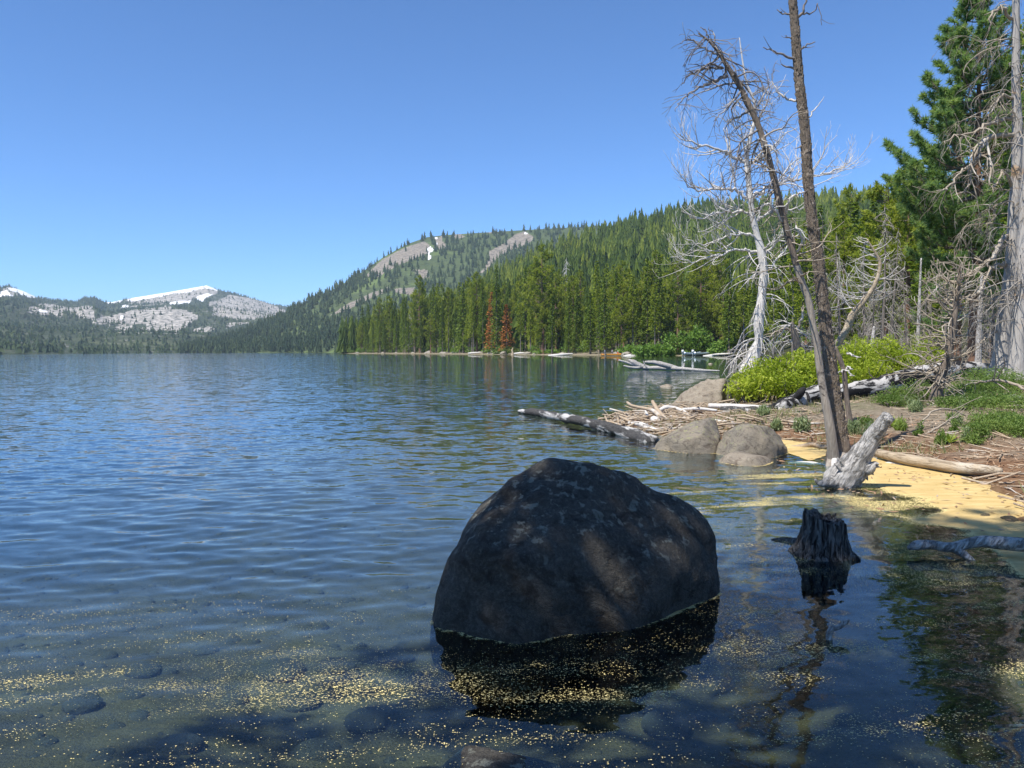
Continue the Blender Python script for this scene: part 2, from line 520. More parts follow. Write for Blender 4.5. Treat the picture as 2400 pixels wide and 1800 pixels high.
t = NT('shore_ground')
p = t.pos()
z = t.sep(p)[2]
n1 = t.noise(p, 1.1, 5, 0.6, 0.3)
n2 = t.noise(p, 9, 5, 0.7)
n3 = t.noise(p, 60, 3, 0.7)
n4 = t.noise(p, 0.35, 4, 0.6)
duff = t.mix(t.ramp(n2, [(0.35, 0), (0.65, 1)]), (0.17, 0.085, 0.045), (0.33, 0.2, 0.115))
duff = t.mix(t.ramp(t.math('MULTIPLY', t.sep(p)[1], 0.005), [(0.3, 0), (0.6, 1)]), duff, t.mix(t.ramp(n1, [(0.4, 0), (0.6, 1)]), (0.2, 0.19, 0.1), (0.34, 0.3, 0.22)))
litter = t.mix(t.ramp(n2, [(0.35, 0), (0.62, 1)]), (0.17, 0.13, 0.09), (0.36, 0.3, 0.22))
col = t.mix(t.ramp(t.math('ADD', t.math('MULTIPLY', z, 3.2), t.math('MULTIPLY', n1, 0.6)), [(0.5, 0), (0.95, 1)]), duff, litter)
green = t.mix(t.ramp(n3, [(0.3, 0), (0.7, 1)]), (0.06, 0.09, 0.025), (0.14, 0.18, 0.05))
gm = t.math('MULTIPLY', t.ramp(z, [(0.22, 0), (0.5, 1)]), t.ramp(t.math('ADD', t.math('MULTIPLY', n4, 0.7), t.math('MULTIPLY', n1, 0.3)), [(0.48, 0), (0.58, 0.8)]))
col = t.mix(gm, col, green)
col = t.mix(0.55, col, t.ramp(n3, [(0.3, 0.45), (0.7, 1.0)]), 'MULTIPLY')
# under water: olive brown silty bed, painted bluer with depth
silt_scatter = t.mix(t.ramp(n1, [(0.35, 0), (0.65, 1)]), (0.125, 0.086, 0.036), (0.22, 0.158, 0.068))
silt_scatter = t.mix(t.ramp(n2, [(0.5, 0), (0.7, 0.6)]), silt_scatter, (0.045, 0.042, 0.03))
deep_scatter = t.ramp(t.math('MULTIPLY', z, -0.6), [(0.24, 0), (0.75, 1)])
silt_scatter = t.mix(deep_scatter, silt_scatter, (0.022, 0.065, 0.12))  # blue stands in for light scattered by the water body, painted on the bed
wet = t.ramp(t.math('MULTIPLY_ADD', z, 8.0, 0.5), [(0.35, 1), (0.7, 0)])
col = t.mix(wet, col, silt_scatter)
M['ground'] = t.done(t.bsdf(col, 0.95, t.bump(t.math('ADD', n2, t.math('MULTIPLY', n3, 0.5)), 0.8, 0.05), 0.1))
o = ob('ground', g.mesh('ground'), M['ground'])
tag(o, kind='structure')

# ------------------------------------------------------------------ water
rngw = np.random.default_rng(4)
WAV = []
for lam, num, slope in ((0.85, 5, 0.006), (0.5, 8, 0.016), (0.33, 9, 0.022), (0.22, 9, 0.022), (0.15, 8, 0.018)):
    for k in range(num):
        a = R(-100) + rngw.normal(0, 0.42)
        l = lam * rngw.uniform(0.8, 1.25)
        kk = 2 * math.pi / l
        WAV.append((kk * math.cos(a), kk * math.sin(a), rngw.uniform(0, 6.28), slope / kk * 1.9 / math.sqrt(num), l))
def wave_z(x, y):
    z = np.zeros_like(x)
    rad_ = np.hypot(x, y)
    for kx, ky, ph, am, l in WAV:
        lim_ = l / 0.016
        z += am * (1 - sstep(0.55 * lim_, lim_, rad_)) * np.sin(kx * x + ky * y + ph)
    d = -shore_dist(x, y)
    P = np.stack([x * 0.35, y * 0.2, np.zeros_like(x)], 1)
    calm = 0.16 + 0.84 * sstep(0.5, 7.5, d + 0.4 * (-x)) * (1 - 0.62 * sstep(-1.5, 2.5, x) * (1 - sstep(7, 15, y)))
    calm = calm * (0.8 + 0.45 * fbm(P, 2, 3))
    return z * np.clip(calm, 0.08, 1.3)
thw = np.concatenate([np.linspace(-math.pi, R(-42), 24)[:-1], np.linspace(R(-42), R(42), 480), np.linspace(R(42), math.pi, 24)[1:]])
rw = np.concatenate([np.linspace(0.5, 2.2, 12)[:-1], np.linspace(2.2, 4.4, 84)[:-1], np.geomspace(4.4, 46, 400)[:-1], np.geomspace(46, 1600, 70)])
TH, RR = np.meshgrid(thw, rw)
X, Y = (RR * np.sin(TH)).ravel(), (RR * np.cos(TH)).ravel()
fade = 1 - sstep(36, 46, RR.ravel())
inner = (np.abs(TH.ravel()) < R(41)).astype(float)
Zw = wave_z(X, Y) * fade * inner
idx = np.arange(len(X)).reshape(len(rw), len(thw))
f4 = np.stack([idx[:-1, :-1], idx[:-1, 1:], idx[1:, 1:], idx[1:, :-1]], -1)
dw = shore_dist(X, Y).reshape(len(rw), len(thw))
keep = (np.minimum(np.minimum(dw[:-1, :-1], dw[1:, 1:]), np.minimum(dw[:-1, 1:], dw[1:, :-1])) < 3.0)
wmb = MB()
wmb.add(np.stack([X, Y, Zw], 1), None, f4[keep])
# a wide outer sheet carries the lake on to the far shores
RO = np.geomspace(1600, 6000, 12); TO = np.linspace(R(-75), R(75), 60)
TT, R2 = np.meshgrid(TO, RO)
ii = np.arange(TT.size).reshape(TT.shape)
wmb.add(np.stack([R2.ravel() * np.sin(TT.ravel()), R2.ravel() * np.cos(TT.ravel()), np.zeros(TT.size)], 1), None,
        np.stack([ii[:-1, :-1], ii[:-1, 1:], ii[1:, 1:], ii[1:, :-1]], -1).reshape(-1, 4))
rough_attr = np.concatenate([1 - 0.7 * (1 - sstep(5, 14, RR.ravel())) * inner, np.ones(TT.size)])

t = NT('lake_water')
p = t.pos()
pw = t.pos((1.0, 1.6, 1.0))
wa = t.noise(pw, 2.0, 2, 0.6, 0.2, 'Color')
wb = t.noise(pw, 6.5, 2, 0.6, 0.3, 'Color')
wc = t.noise(t.pos((0.03, 0.06, 1)), 1.0, 3, 0.5)
rs = t.math('MULTIPLY', t.attr('far'), t.ramp(wc, [(0.3, 0.75), (0.7, 1.0)]))
def vm(op, a, b_=None):
    nd = t.n('ShaderNodeVectorMath', operation=op)
    t.put(nd.inputs[0], a)
    if b_ is not None:
        t.put(nd.inputs['Scale'] if op == 'SCALE' else nd.inputs[1], b_)
    return nd.outputs[0]
sl = vm('SUBTRACT', vm('ADD', wa, wb), (1.0, 1.0, 1.0))
sl = vm('MULTIPLY', vm('SCALE', sl, rs), (0.21, 0.29, 0.0))
nrm = vm('NORMALIZE', vm('ADD', t.n('ShaderNodeNewGeometry').outputs['Normal'], sl))
fr = t.n('ShaderNodeFresnel')
fr.inputs['IOR'].default_value = 1.333
t.put(fr.inputs['Normal'], nrm)
gl = t.n('ShaderNodeBsdfGlossy')
gl.inputs['Color'].default_value = (1, 1, 1, 1)
gl.inputs['Roughness'].default_value = 0.02
t.put(gl.inputs['Normal'], nrm)
tr = t.n('ShaderNodeBsdfTransparent')
tr.inputs['Color'].default_value = (0.58, 0.76, 0.86, 1)
mx = t.n('ShaderNodeMixShader')
t.t.links.new(fr.outputs[0], mx.inputs[0])
t.t.links.new(tr.outputs[0], mx.inputs[1])
t.t.links.new(gl.outputs[0], mx.inputs[2])
M['water'] = t.done(mx.outputs[0])
o = ob('water', wmb.mesh('water', attrs={'far': rough_attr}), M['water'])
tag(o, kind='structure')

# ------------------------------------------------------------------ hills
def hill(name, sil, dbase, dcrest, mat, nth=420, nt=120, prof=1.5, rough=0.05, seed=0, masks=None, back=0.15, zb=-1.0, nscale=0.006):
    """sil: skyline (px, py) of bare ground; dbase / dcrest: (px, metres) lists"""
    px = np.linspace(sil[0][0], sil[-1][0], nth)
    py = np.interp(px, [s[0] for s in sil], [s[1] for s in sil])
    D0 = np.interp(px, [s[0] for s in dbase], [s[1] for s in dbase])
    D1 = np.interp(px, [s[0] for s in dcrest], [s[1] for s in dcrest])
    dirs = np.array([np.array(ray(a, b)) for a, b in zip(px, py)])
    hz = np.hypot(dirs[:, 0], dirs[:, 1])
    ux, uy, sl = dirs[:, 0] / hz, dirs[:, 1] / hz, dirs[:, 2] / hz
    tt = np.concatenate([np.linspace(0, 1, nt), [1 + back, 1 + 3 * back]])
    T, I = np.meshgrid(tt, np.arange(nth), indexing='ij')
    Dh = D0[I] + (D1 - D0)[I] * T
    Hc = CH + sl[I] * D1[I]
    tc = np.clip(T, 0, 1)
    z = zb + (Hc - zb) * tc ** prof
    z = np.where(T > 1, Hc - (T - 1) * (D1 - D0)[I] * 0.35, z)
    X, Y = ux[I] * Dh, uy[I] * Dh
    P = np.stack([X.ravel(), Y.ravel(), np.zeros(X.size)], 1)
    nz = fbm(P * nscale, 5, seed, 0.55).reshape(X.shape)
    env = np.sin(np.pi * np.clip(tc, 0, 1)) ** 0.8
    z = z + nz * rough * np.maximum(Hc, 8) * env
    V = np.stack([X.ravel(), Y.ravel(), z.ravel()], 1)
    idx = np.arange(X.size).reshape(X.shape)
    f4 = np.stack([idx[:-1, :-1], idx[:-1, 1:], idx[1:, 1:], idx[1:, :-1]], -1).reshape(-1, 4)
    mb = MB(); mb.add(V, None, f4)
    at_ = {}
    qx, qy = project(V)
    for k, (polys, wob_, fq) in (masks or {}).items():
        w1 = wob_ * fbm(P * fq, 4, 41); w2 = wob_ * fbm(P * fq + 31.7, 4, 47)
        a = np.zeros(len(V))
        for pl in polys:
            a = np.maximum(a, inpoly(qx + w1, qy + w2 * 0.7, pl).astype(float))
        at_[k] = a
    o = ob(name, mb.mesh(name, attrs=at_), mat)
    tag(o, kind='structure')
    return V.reshape(*X.shape, 3), {k: v.reshape(X.shape) for k, v in at_.items()}, px

def m_hill(name, forest, rocks, meadow=None, rock_n=0.56, nsc=0.01, snowy=True):
    t = NT(name)
    p = t.pos()
    n1 = t.noise(p, nsc, 6, 0.65, 0.4)
    n2 = t.noise(p, nsc * 8, 5, 0.7)
    n3 = t.noise(p, nsc * 16, 4, 0.75)
    f = t.mix(t.ramp(n2, [(0.35, 0), (0.65, 1)]), forest[0], forest[1])
    if meadow:
        f = t.mix(t.ramp(n1, [(0.54, 0), (0.62, 0.8)]), f, meadow)
    r = t.mix(t.ramp(n2, [(0.3, 0), (0.7, 1)]), rocks[0], rocks[1])
    r = t.mix(t.ramp(n3, [(0.46, 0), (0.6, 0.95)]), r, rocks[2])
    rk = t.ramp(t.math('ADD', t.math('MULTIPLY', t.attr('rock'), 0.55), t.math('MULTIPLY', n2, 0.6)), [(rock_n, 0), (rock_n + 0.07, 1)])
    col = t.mix(rk, f, r)
    if snowy:
        sn = t.ramp(t.math('ADD', t.attr('snow'), t.math('MULTIPLY_ADD', n2, 0.5, -0.25)), [(0.5, 0), (0.56, 1)])
        col = t.mix(sn, col, (0.88, 0.88, 0.9))
    return t.done(t.bsdf(col, 0.95, t.bump(n2, 0.8, 14.0), 0.1))
Z2 = lambda pts: [(700 + a / 2.765, 480 + b / 2.765) for a, b in pts]
Z1 = lambda pts: [(a / 2.765, 600 + b / 2.765) for a, b in pts]

M['far_mountain'] = m_hill('far_mountain_ground', ((0.035, 0.05, 0.03), (0.07, 0.085, 0.05)), ((0.5, 0.46, 0.41), (0.36, 0.33, 0.29), (0.13, 0.13, 0.115)), (0.1, 0.115, 0.06), nsc=0.004, rock_n=0.345)
FM_ROCK = [Z1([(190, 340), (330, 310), (440, 350), (420, 400), (230, 370)]), Z1([(440, 345), (560, 330), (640, 370), (640, 420), (530, 400), (450, 380)]),
           Z1([(610, 440), (760, 380), (960, 350), (1180, 355), (1280, 400), (1200, 470), (1050, 470), (900, 450), (720, 450)]), Z1([(720, 470), (860, 470), (840, 490), (740, 485)]),
           Z1([(1360, 300), (1480, 270), (1640, 270), (1780, 320), (1880, 345), (1830, 380), (1700, 400), (1500, 400), (1360, 380)]), Z1([(900, 480), (1150, 470), (1150, 492), (920, 492)]),
           Z1([(1260, 478), (1400, 465), (1410, 480), (1270, 490)]), Z1([(1460, 460), (1540, 430), (1610, 432), (1560, 455), (1480, 472)]), Z1([(930, 350), (1100, 340), (1120, 380), (940, 370)]),
           Z1([(0, 215), (60, 200), (240, 265), (200, 275), (100, 262), (0, 260)]), Z1([(820, 280), (1300, 195), (1420, 230), (1300, 290), (1000, 320), (830, 320)])]
FM_SNOW = [Z1([(820, 284), (900, 262), (1000, 245), (1120, 224), (1230, 204), (1350, 188), (1400, 215), (1420, 232), (1360, 214), (1330, 208), (1260, 226), (1215, 240), (1130, 240), (1040, 262), (930, 280), (870, 292), (830, 292)]),
           Z1([(1270, 262), (1340, 242), (1380, 246), (1330, 268), (1310, 296), (1280, 284)]), Z1([(1090, 305), (1180, 290), (1240, 292), (1230, 306), (1100, 315)]),
           Z1([(775, 326), (815, 314), (838, 324), (830, 336), (790, 335)]), Z1([(680, 302), (790, 284), (780, 304), (700, 310)]), Z1([(45, 200), (120, 214), (240, 268), (180, 272), (110, 240), (55, 222)]),
           Z1([(0, 232), (40, 222), (70, 250), (100, 262), (40, 258), (0, 262)]), Z1([(250, 348), (310, 350), (305, 362), (255, 360)]), Z1([(775, 392), (800, 384), (800, 402), (780, 410)])]
V3, A3, px3 = hill('mountain', [(-900, 690), (-500, 660), (-250, 690), (-100, 678), (0, 676), (22, 671), (60, 684), (88, 698), (120, 703), (180, 708), (198, 698), (222, 697), (243, 708), (262, 708), (300, 700), (400, 684), (485, 669), (512, 680), (560, 691), (600, 702), (640, 714), (690, 722), (760, 742), (850, 760), (1000, 785)],
                   [(-900, 800), (0, 1150), (400, 1350), (800, 1500), (1000, 1500)], [(-900, 3500), (0, 4300), (485, 5000), (1000, 4500)], M['far_mountain'], 620, 130, 1.35, 0.10, 3,
                   {'rock': (FM_ROCK, 9, 0.004), 'snow': (FM_SNOW, 2.2, 0.006)}, nscale=0.0022)
M['ridge'] = m_hill('ridge_ground', ((0.06, 0.085, 0.04), (0.1, 0.13, 0.05)), ((0.34, 0.29, 0.23), (0.26, 0.23, 0.19), (0.14, 0.125, 0.11)), (0.14, 0.19, 0.06), nsc=0.008)
RG_ROCK = [Z2([(430, 460), (560, 345), (700, 270), (820, 235), (850, 260), (830, 310), (700, 370), (600, 420), (520, 470)]), Z2([(200, 730), (330, 640), (480, 570), (590, 530), (560, 580), (430, 640), (300, 705)]),
           Z2([(1230, 300), (1330, 240), (1400, 190), (1460, 172), (1515, 215), (1500, 245), (1350, 305), (1290, 335), (1250, 390), (1200, 435), (1175, 440), (1230, 370)]), Z2([(985, 205), (1040, 185), (1085, 205), (1040, 222)]),
           Z2([(880, 230), (930, 205), (940, 240), (960, 280), (890, 290)]), Z2([(730, 420), (840, 420), (850, 470), (790, 475)]), Z2([(1220, 175), (1300, 155), (1290, 180), (1230, 195)]), Z2([(1480, 150), (1560, 135), (1540, 165), (1490, 165)]),
           Z2([(580, 540), (760, 535), (740, 590), (640, 580)])]
RG_SNOW = [Z2([(820, 292), (850, 266), (874, 290), (860, 308), (835, 304)]), Z2([(835, 308), (850, 312), (852, 345), (838, 364), (828, 360), (840, 335)]), Z2([(872, 210), (905, 206), (895, 224), (880, 220)]), Z2([(1460, 176), (1478, 176), (1478, 192), (1462, 190)]),
           Z2([(1500, 152), (1530, 150), (1515, 162)]), Z2([(885, 245), (900, 246), (898, 262), (884, 258)])]
V2, A2, px2 = hill('ridge', [(420, 822), (520, 800), (600, 770), (680, 728), (730, 700), (770, 684), (830, 650), (862, 628), (895, 605), (930, 585), (960, 570), (1000, 556), (1040, 551), (1100, 547), (1200, 541), (1300, 535), (1400, 530), (1500, 527), (1700, 527), (2000, 540)],
                   [(420, 1500), (600, 1250), (800, 1000), (1000, 1000), (2000, 1000)], [(420, 1700), (600, 1800), (800, 2000), (1000, 2200), (2000, 2200)], M['ridge'], 420, 130, 1.25, 0.05, 11,
                   {'rock': (RG_ROCK, 6, 0.006), 'snow': (RG_SNOW, 1.5, 0.01)}, nscale=0.004)
M['hill_floor'] = m_hill('forest_floor', ((0.05, 0.055, 0.025), (0.09, 0.09, 0.04)), ((0.2, 0.17, 0.13), (0.15, 0.13, 0.1), (0.1, 0.09, 0.07)), None, snowy=False, nsc=0.02)
V1, A1, px1 = hill('hill', [(800, 824), (900, 806), (1000, 775), (1100, 708), (1150, 668), (1242, 618), (1315, 592), (1387, 566), (1496, 536), (1600, 514), (1700, 500), (1800, 494), (1900, 488), (2100, 480), (2400, 468), (2900, 455), (3500, 440)],
                   [(800, 640), (900, 545), (1000, 455), (1200, 320), (1400, 255), (1500, 232), (1700, 200), (1760, 170), (1850, 120), (2000, 85), (2400, 60), (3500, 50)], [(800, 800), (1000, 850), (1200, 950), (1700, 1050), (2400, 950), (3500, 800)], M['hill_floor'], 360, 90, 1.35, 0.04, 21, zb=0.3, nscale=0.006)

# ------------------------------------------------------------------ forests
def rand_dirs(rng, n):
    v = rng.normal(size=(n, 3))
    return v / np.linalg.norm(v, axis=1)[:, None]
def unit(v):
    return v / (np.linalg.norm(v, axis=-1, keepdims=True) + 1e-12)

def low_conifer(rng, tiers, spikes, rad):
    V, Fc = [], []
    for i in range(tiers):
        f = i / tiers
        zb = 0.06 + 0.86 * f
        Rr = rad * (1 - f) ** 0.85 * rng.uniform(0.75, 1.2) + 0.012
        top = min(1.0, zb + 0.34 * (1 - f) + 0.10)
        b = len(V)
        ox, oy = rng.normal(0, 0.012, 2)
        V.append((ox, oy, top))
        m = spikes * 2
        a0 = rng.uniform(0, 6.28)
        for k in range(m):
            rr_ = Rr * (rng.uniform(0.8, 1.25) if k % 2 == 0 else rng.uniform(0.3, 0.5))
            a = a0 + k * 2 * math.pi / m
            V.append((ox + rr_ * math.cos(a), oy + rr_ * math.sin(a), zb + rng.uniform(-0.03, 0.02) + (0.04 if k % 2 else -0.015)))
        for k in range(m):
            Fc.append((b, b + 1 + k, b + 1 + (k + 1) % m))
    return np.array(V), np.array(Fc)

def stuff_forest(name, VV, num, hmin, hmax, tmpl, seed, mat, label, mask=None, tpow=1.0, rad=1.0, tmax=1.0, near_cut=None, jrange=None, dens=None):
    rng = np.random.default_rng(seed)
    nt = VV.shape[0] - 2
    nth = VV.shape[1]
    i = (rng.random(num) ** tpow) * (nt - 1.01) * tmax
    lo, hi = (0, nth - 1.01) if jrange is None else jrange
    j = lo + rng.random(num) * (hi - lo)
    i0, j0 = i.astype(int), j.astype(int)
    fi, fj = (i - i0)[:, None], (j - j0)[:, None]
    P = VV[i0, j0] * (1 - fi) * (1 - fj) + VV[i0 + 1, j0] * fi * (1 - fj) + VV[i0, j0 + 1] * (1 - fi) * fj + VV[i0 + 1, j0 + 1] * fi * fj
    ok = np.ones(num, bool)
    if mask is not None:
        mk = mask[i0, j0]
        ok &= rng.random(num) > mk
    if dens is not None:
        ok &= rng.random(num) < dens(P)
    if near_cut is not None:
        ok &= near_cut(P)
    P = P[ok]
    num = len(P)
    clump = fbm(P * 0.01, 2, seed)
    H = rng.uniform(hmin, hmax, num) * (1 + 0.15 * clump)
    tint = np.clip(0.45 + 0.22 * rng.normal(size=num) + 0.3 * fbm(P * 0.006, 3, seed + 5), 0, 1)
    k = rng.integers(0, len(tmpl), num)
    yaw = rng.uniform(0, 6.28, num)
    mb = MB()
    for q in range(len(tmpl)):
        m = k == q
        if not m.any(): continue
        TV, TF = tmpl[q]
        c, s = np.cos(yaw[m])[:, None], np.sin(yaw[m])[:, None]
        w = (H[m] * rad * rng.uniform(0.8, 1.25, m.sum()))[:, None]
        x = (TV[None, :, 0] * c - TV[None, :, 1] * s) * w + P[m][:, None, 0]
        y = (TV[None, :, 0] * s + TV[None, :, 1] * c) * w + P[m][:, None, 1]
        z = TV[None, :, 2] * H[m][:, None] + P[m][:, None, 2] - 0.5
        n = m.sum(); nv = len(TV)
        f = (TF[None] + (np.arange(n) * nv)[:, None, None]).reshape(-1, 3)
        tv = np.repeat(tint[m], nv) + np.tile(rng.uniform(-0.1, 0.1, nv), n)
        mb.add(np.stack([x, y, z], -1).reshape(-1, 3), f, None, np.clip(tv, 0, 1))
    o = ob(name, mb.mesh(name, (0, 0, 0), False, True), mat)
    tag(o, label, 'forest', kind='stuff')
    return o

rng = np.random.default_rng(7)
T_HI = [low_conifer(rng, 9, 6, rng.uniform(0.13, 0.2)) for _ in range(8)]
T_MID = [low_conifer(rng, 5, 4, rng.uniform(0.16, 0.24)) for _ in range(6)]
T_LO = [low_conifer(rng, 2, 3, rng.uniform(0.22, 0.32)) for _ in range(5)]
stuff_forest('mountain_forest', V3, 21000, 9, 19, T_LO, 1, M['far_tree'], 'dark conifer woods covering the snow-capped far mountains', mask=np.clip(0.74 * A3['rock'] + A3['snow'], 0, 1), tpow=0.75)
stuff_forest('ridge_forest', V2, 7400, 12, 23, T_MID, 2, M['far_tree'], 'conifer woods on the grey ridge with rocky scree and snow patches', mask=np.clip(0.93 * A2['rock'] + A2['snow'], 0, 1), tpow=0.85, dens=lambda P: 0.55 + 0.9 * (fbm(P * 0.007, 3, 77) > -0.15))
hill_dens = lambda P: np.where(np.arctan2(P[:, 0], P[:, 1]) > R(36), 0.15, 1.0)
stuff_forest('hillside_forest', V1, 9500, 12, 30, T_HI, 3, M['stuff_tree'], 'dense green conifer forest climbing the hillside behind the shoreline trees', tpow=0.8, dens=hill_dens, rad=0.95, near_cut=lambda P: np.hypot(P[:, 0], P[:, 1]) > 300)

def crown_fir(rng, H, R0, z0, whorls, density=9, droop=0.25, pw=0.85):
    """spire of drooping needle sprays (local space)"""
    C, D, S, L, W, T = [], [], [], [], [], []
    for i in range(whorls):
        f = i / whorls
        z = z0 + (H - z0) * f ** 0.92
        rl = R0 * (1 - f) ** pw * rng.uniform(0.7, 1.15) + 0.15
        nb = rng.integers(5, 8)
        a0 = rng.uniform(0, 6.28)
        for b in range(nb):
            a = a0 + b * 2 * math.pi / nb + rng.normal(0, 0.2)
            bl = rl * rng.uniform(0.6, 1.15)
            if rng.random() < 0.12: continue
            n = max(3, int(density * (0.45 + bl / R0)))
            fr = np.sqrt(rng.uniform(0.05, 1, n))
            dr = np.array((math.cos(a), math.sin(a), 0))
            sd = np.array((-math.sin(a), math.cos(a), 0))
            lat = rng.normal(0, 0.16, n) * bl * (1.1 - 0.5 * fr)
            zz = z - droop * bl * fr ** 1.3 + rng.normal(0, 0.10 * bl, n) + 0.1 * bl
            c = np.outer(fr * bl, dr) + np.outer(lat, sd)
            c[:, 2] = zz
            d = unit(dr[None] + rng.normal(0, 0.38, (n, 3)) + np.array((0, 0, -droop)))
            nn = unit(rng.normal(0, 0.5, (n, 3)) + np.array((0, 0, 1)))
            C.append(c); D.append(d); S.append(unit(np.cross(d, nn)))
            L.append(rng.uniform(0.35, 0.75, n) * (0.3 + 0.28 * R0)); W.append(rng.uniform(0.3, 0.5, n) * (0.25 + 0.24 * R0))
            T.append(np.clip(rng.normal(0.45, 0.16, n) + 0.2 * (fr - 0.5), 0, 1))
    mb = MB()
    mb.kites(np.vstack(C), np.vstack(D), np.vstack(S), np.concatenate(L), np.concatenate(W), np.concatenate(T))
    return mb
def crown_pine(rng, H, R0, z0, nb, tufts=13, needle=0.5, per=14, wid=0.07):
    """open pine crown: upswept limbs that carry round needle tufts (local space); returns foliage and limbs"""
    mb, lim = MB(), MB()
    C, D, T = [], [], []
    for i in range(nb):
        f = (i + rng.random()) / nb
        z = z0 + (H - z0) * f
        rl = R0 * (math.sin(math.pi * min(1, 0.22 + 0.78 * f)) ** 0.75) * rng.uniform(0.55, 1.2) * (1.0 if f < 0.8 else 1.0) + 0.25
        a = rng.uniform(0, 6.28)
        dr = np.array((math.cos(a), math.sin(a), 0)); sd = np.array((-math.sin(a), math.cos(a), 0))
        up = rng.uniform(-0.05, 0.35) + 0.5 * f
        ss = np.linspace(0, 1, 5)
        pts = np.outer(ss * rl, dr); pts[:, 2] = z + up * rl * ss ** 1.5 - 0.12 * rl * np.sin(ss * 3.1)
        lim.tube(pts, np.linspace(0.02 + 0.02 * rl, 0.012, 5), 4)
        n = max(3, int(tufts * rl / R0))
        fr = rng.uniform(0.25, 1, n) ** 0.7
        c = np.outer(fr * rl, dr) + np.outer(rng.normal(0, 0.2, n) * rl * (1.15 - 0.6 * fr), sd)
        c[:, 2] = z + up * rl * fr ** 1.5 - 0.12 * rl * np.sin(fr * 3.1) + rng.normal(0.05, 0.10, n) * rl
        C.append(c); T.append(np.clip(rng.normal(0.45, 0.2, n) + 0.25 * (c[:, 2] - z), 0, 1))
        D.append(np.repeat(unit(dr + np.array((0, 0, 0.7)))[None], n, 0))
    C = np.vstack(C); D = np.vstack(D); T = np.concatenate(T)
    n = len(C)
    cc = np.repeat(C, per, 0)
    dd = unit(rand_dirs(rng, n * per) + np.repeat(D, per, 0) * 0.55)
    sd = unit(np.cross(dd, rand_dirs(rng, n * per)))
    mb.needles(cc, dd, sd, needle * rng.uniform(0.6, 1.1, n * per), wid * needle / 0.5, np.clip(np.repeat(T, per) + rng.normal(0, 0.08, n * per), 0, 1))
    return mb, lim

def trunk_mb(rng, H, r, sides=8, lean=0.01):
    mb = MB()
    s = np.linspace(0, 1, 9)
    pts = np.stack([np.cumsum(rng.normal(0, lean, 9)) * H * 0.1, np.cumsum(rng.normal(0, lean, 9)) * H * 0.1, s * H - 0.3], 1)
    pts[0, :2] = pts[1, :2] = 0
    mb.tube(pts, r * (1 - s * 0.93) * np.where(s < 0.05, 1.35, 1), sides, noise=0.05)
    return mb

PROTO = {}
def proto(key, crown, trunk, cm, tm, extra=None):
    PROTO[key] = (crown.mesh('crown', (0, 0, 0), False, True), cm, trunk.mesh('trunk'), tm, extra)
def place(key, name, label, cat, loc, scale, yaw, group=None, sx=1.0):
    cme, cm, tme, tm, extra = PROTO[key]
    o = thing(name, label, cat, loc, group)
    o.rotation_euler = (0, 0, yaw)
    o.scale = (scale * sx, scale * sx, scale)
    ob('trunk', tme, tm, o)
    ob('crown', cme, cm, o)
    if extra is not None:
        ob('limbs', extra[0], extra[1], o)
    return o
rng = np.random.default_rng(11)
for k in range(4):    # spire firs, 20 m tall
    proto('fir%d' % k, crown_fir(rng, 20, rng.uniform(2.0, 2.9), 1.6 + 1.2 * (k % 2), 44, 9), trunk_mb(rng, 19.5, 0.26), M['fir'], M['bark_brown'])
for k in range(3):    # lodgepole like trees with bare lower trunks
    proto('lodge%d' % k, crown_fir(rng, 20, rng.uniform(1.7, 2.3), 5.0 + 1.5 * k, 34, 8, 0.05, 0.6), trunk_mb(rng, 19.5, 0.24), M['pine'], M['bark_grey'])
for k in range(3):    # open crowned pines
    c, l = crown_pine(rng, 20, rng.uniform(2.8, 3.6), 4.0, 80, 15, 0.62, 13, 0.10)
    proto('pine%d' % k, c, trunk_mb(rng, 19.5, 0.34), M['pine'], M['bark_red'], (l.mesh('limbs'), M['bark_brown']))
proto('rust', crown_fir(rng, 20, 1.9, 2.0, 40, 7), trunk_mb(rng, 19.5, 0.24), M['rust'], M['bark_brown'])

# skyline of the shore forest in the photograph: tree tops by column
TOPS = [(800, 752), (850, 718), (900, 692), (940, 684), (985, 648), (1040, 662), (1100, 645), (1160, 612), (1200, 640), (1270, 600), (1330, 630), (1400, 612), (1500, 606), (1600, 590), (1700, 580), (1800, 575)]
LINE = np.array([(-112, 592), (-82, 506), (-46, 428), (-22, 364), (0, 308), (16, 262), (33, 222), (50, 211), (60, 196), (57, 178)], float)
seg = np.r_[0, np.cumsum(np.hypot(*np.diff(LINE, axis=0).T))]
rng = np.random.default_rng(23)
used_xy = []
def far_enough(x, y, dmin):
    for a, b in used_xy:
        if (a - x) ** 2 + (b - y) ** 2 < dmin * dmin:
            return False
    used_xy.append((x, y))
    return True
kinds = ['fir0', 'fir1', 'fir2', 'fir3', 'lodge0', 'lodge1', 'lodge2', 'pine0', 'pine1', 'pine2']
cnt = 0; tries = 0
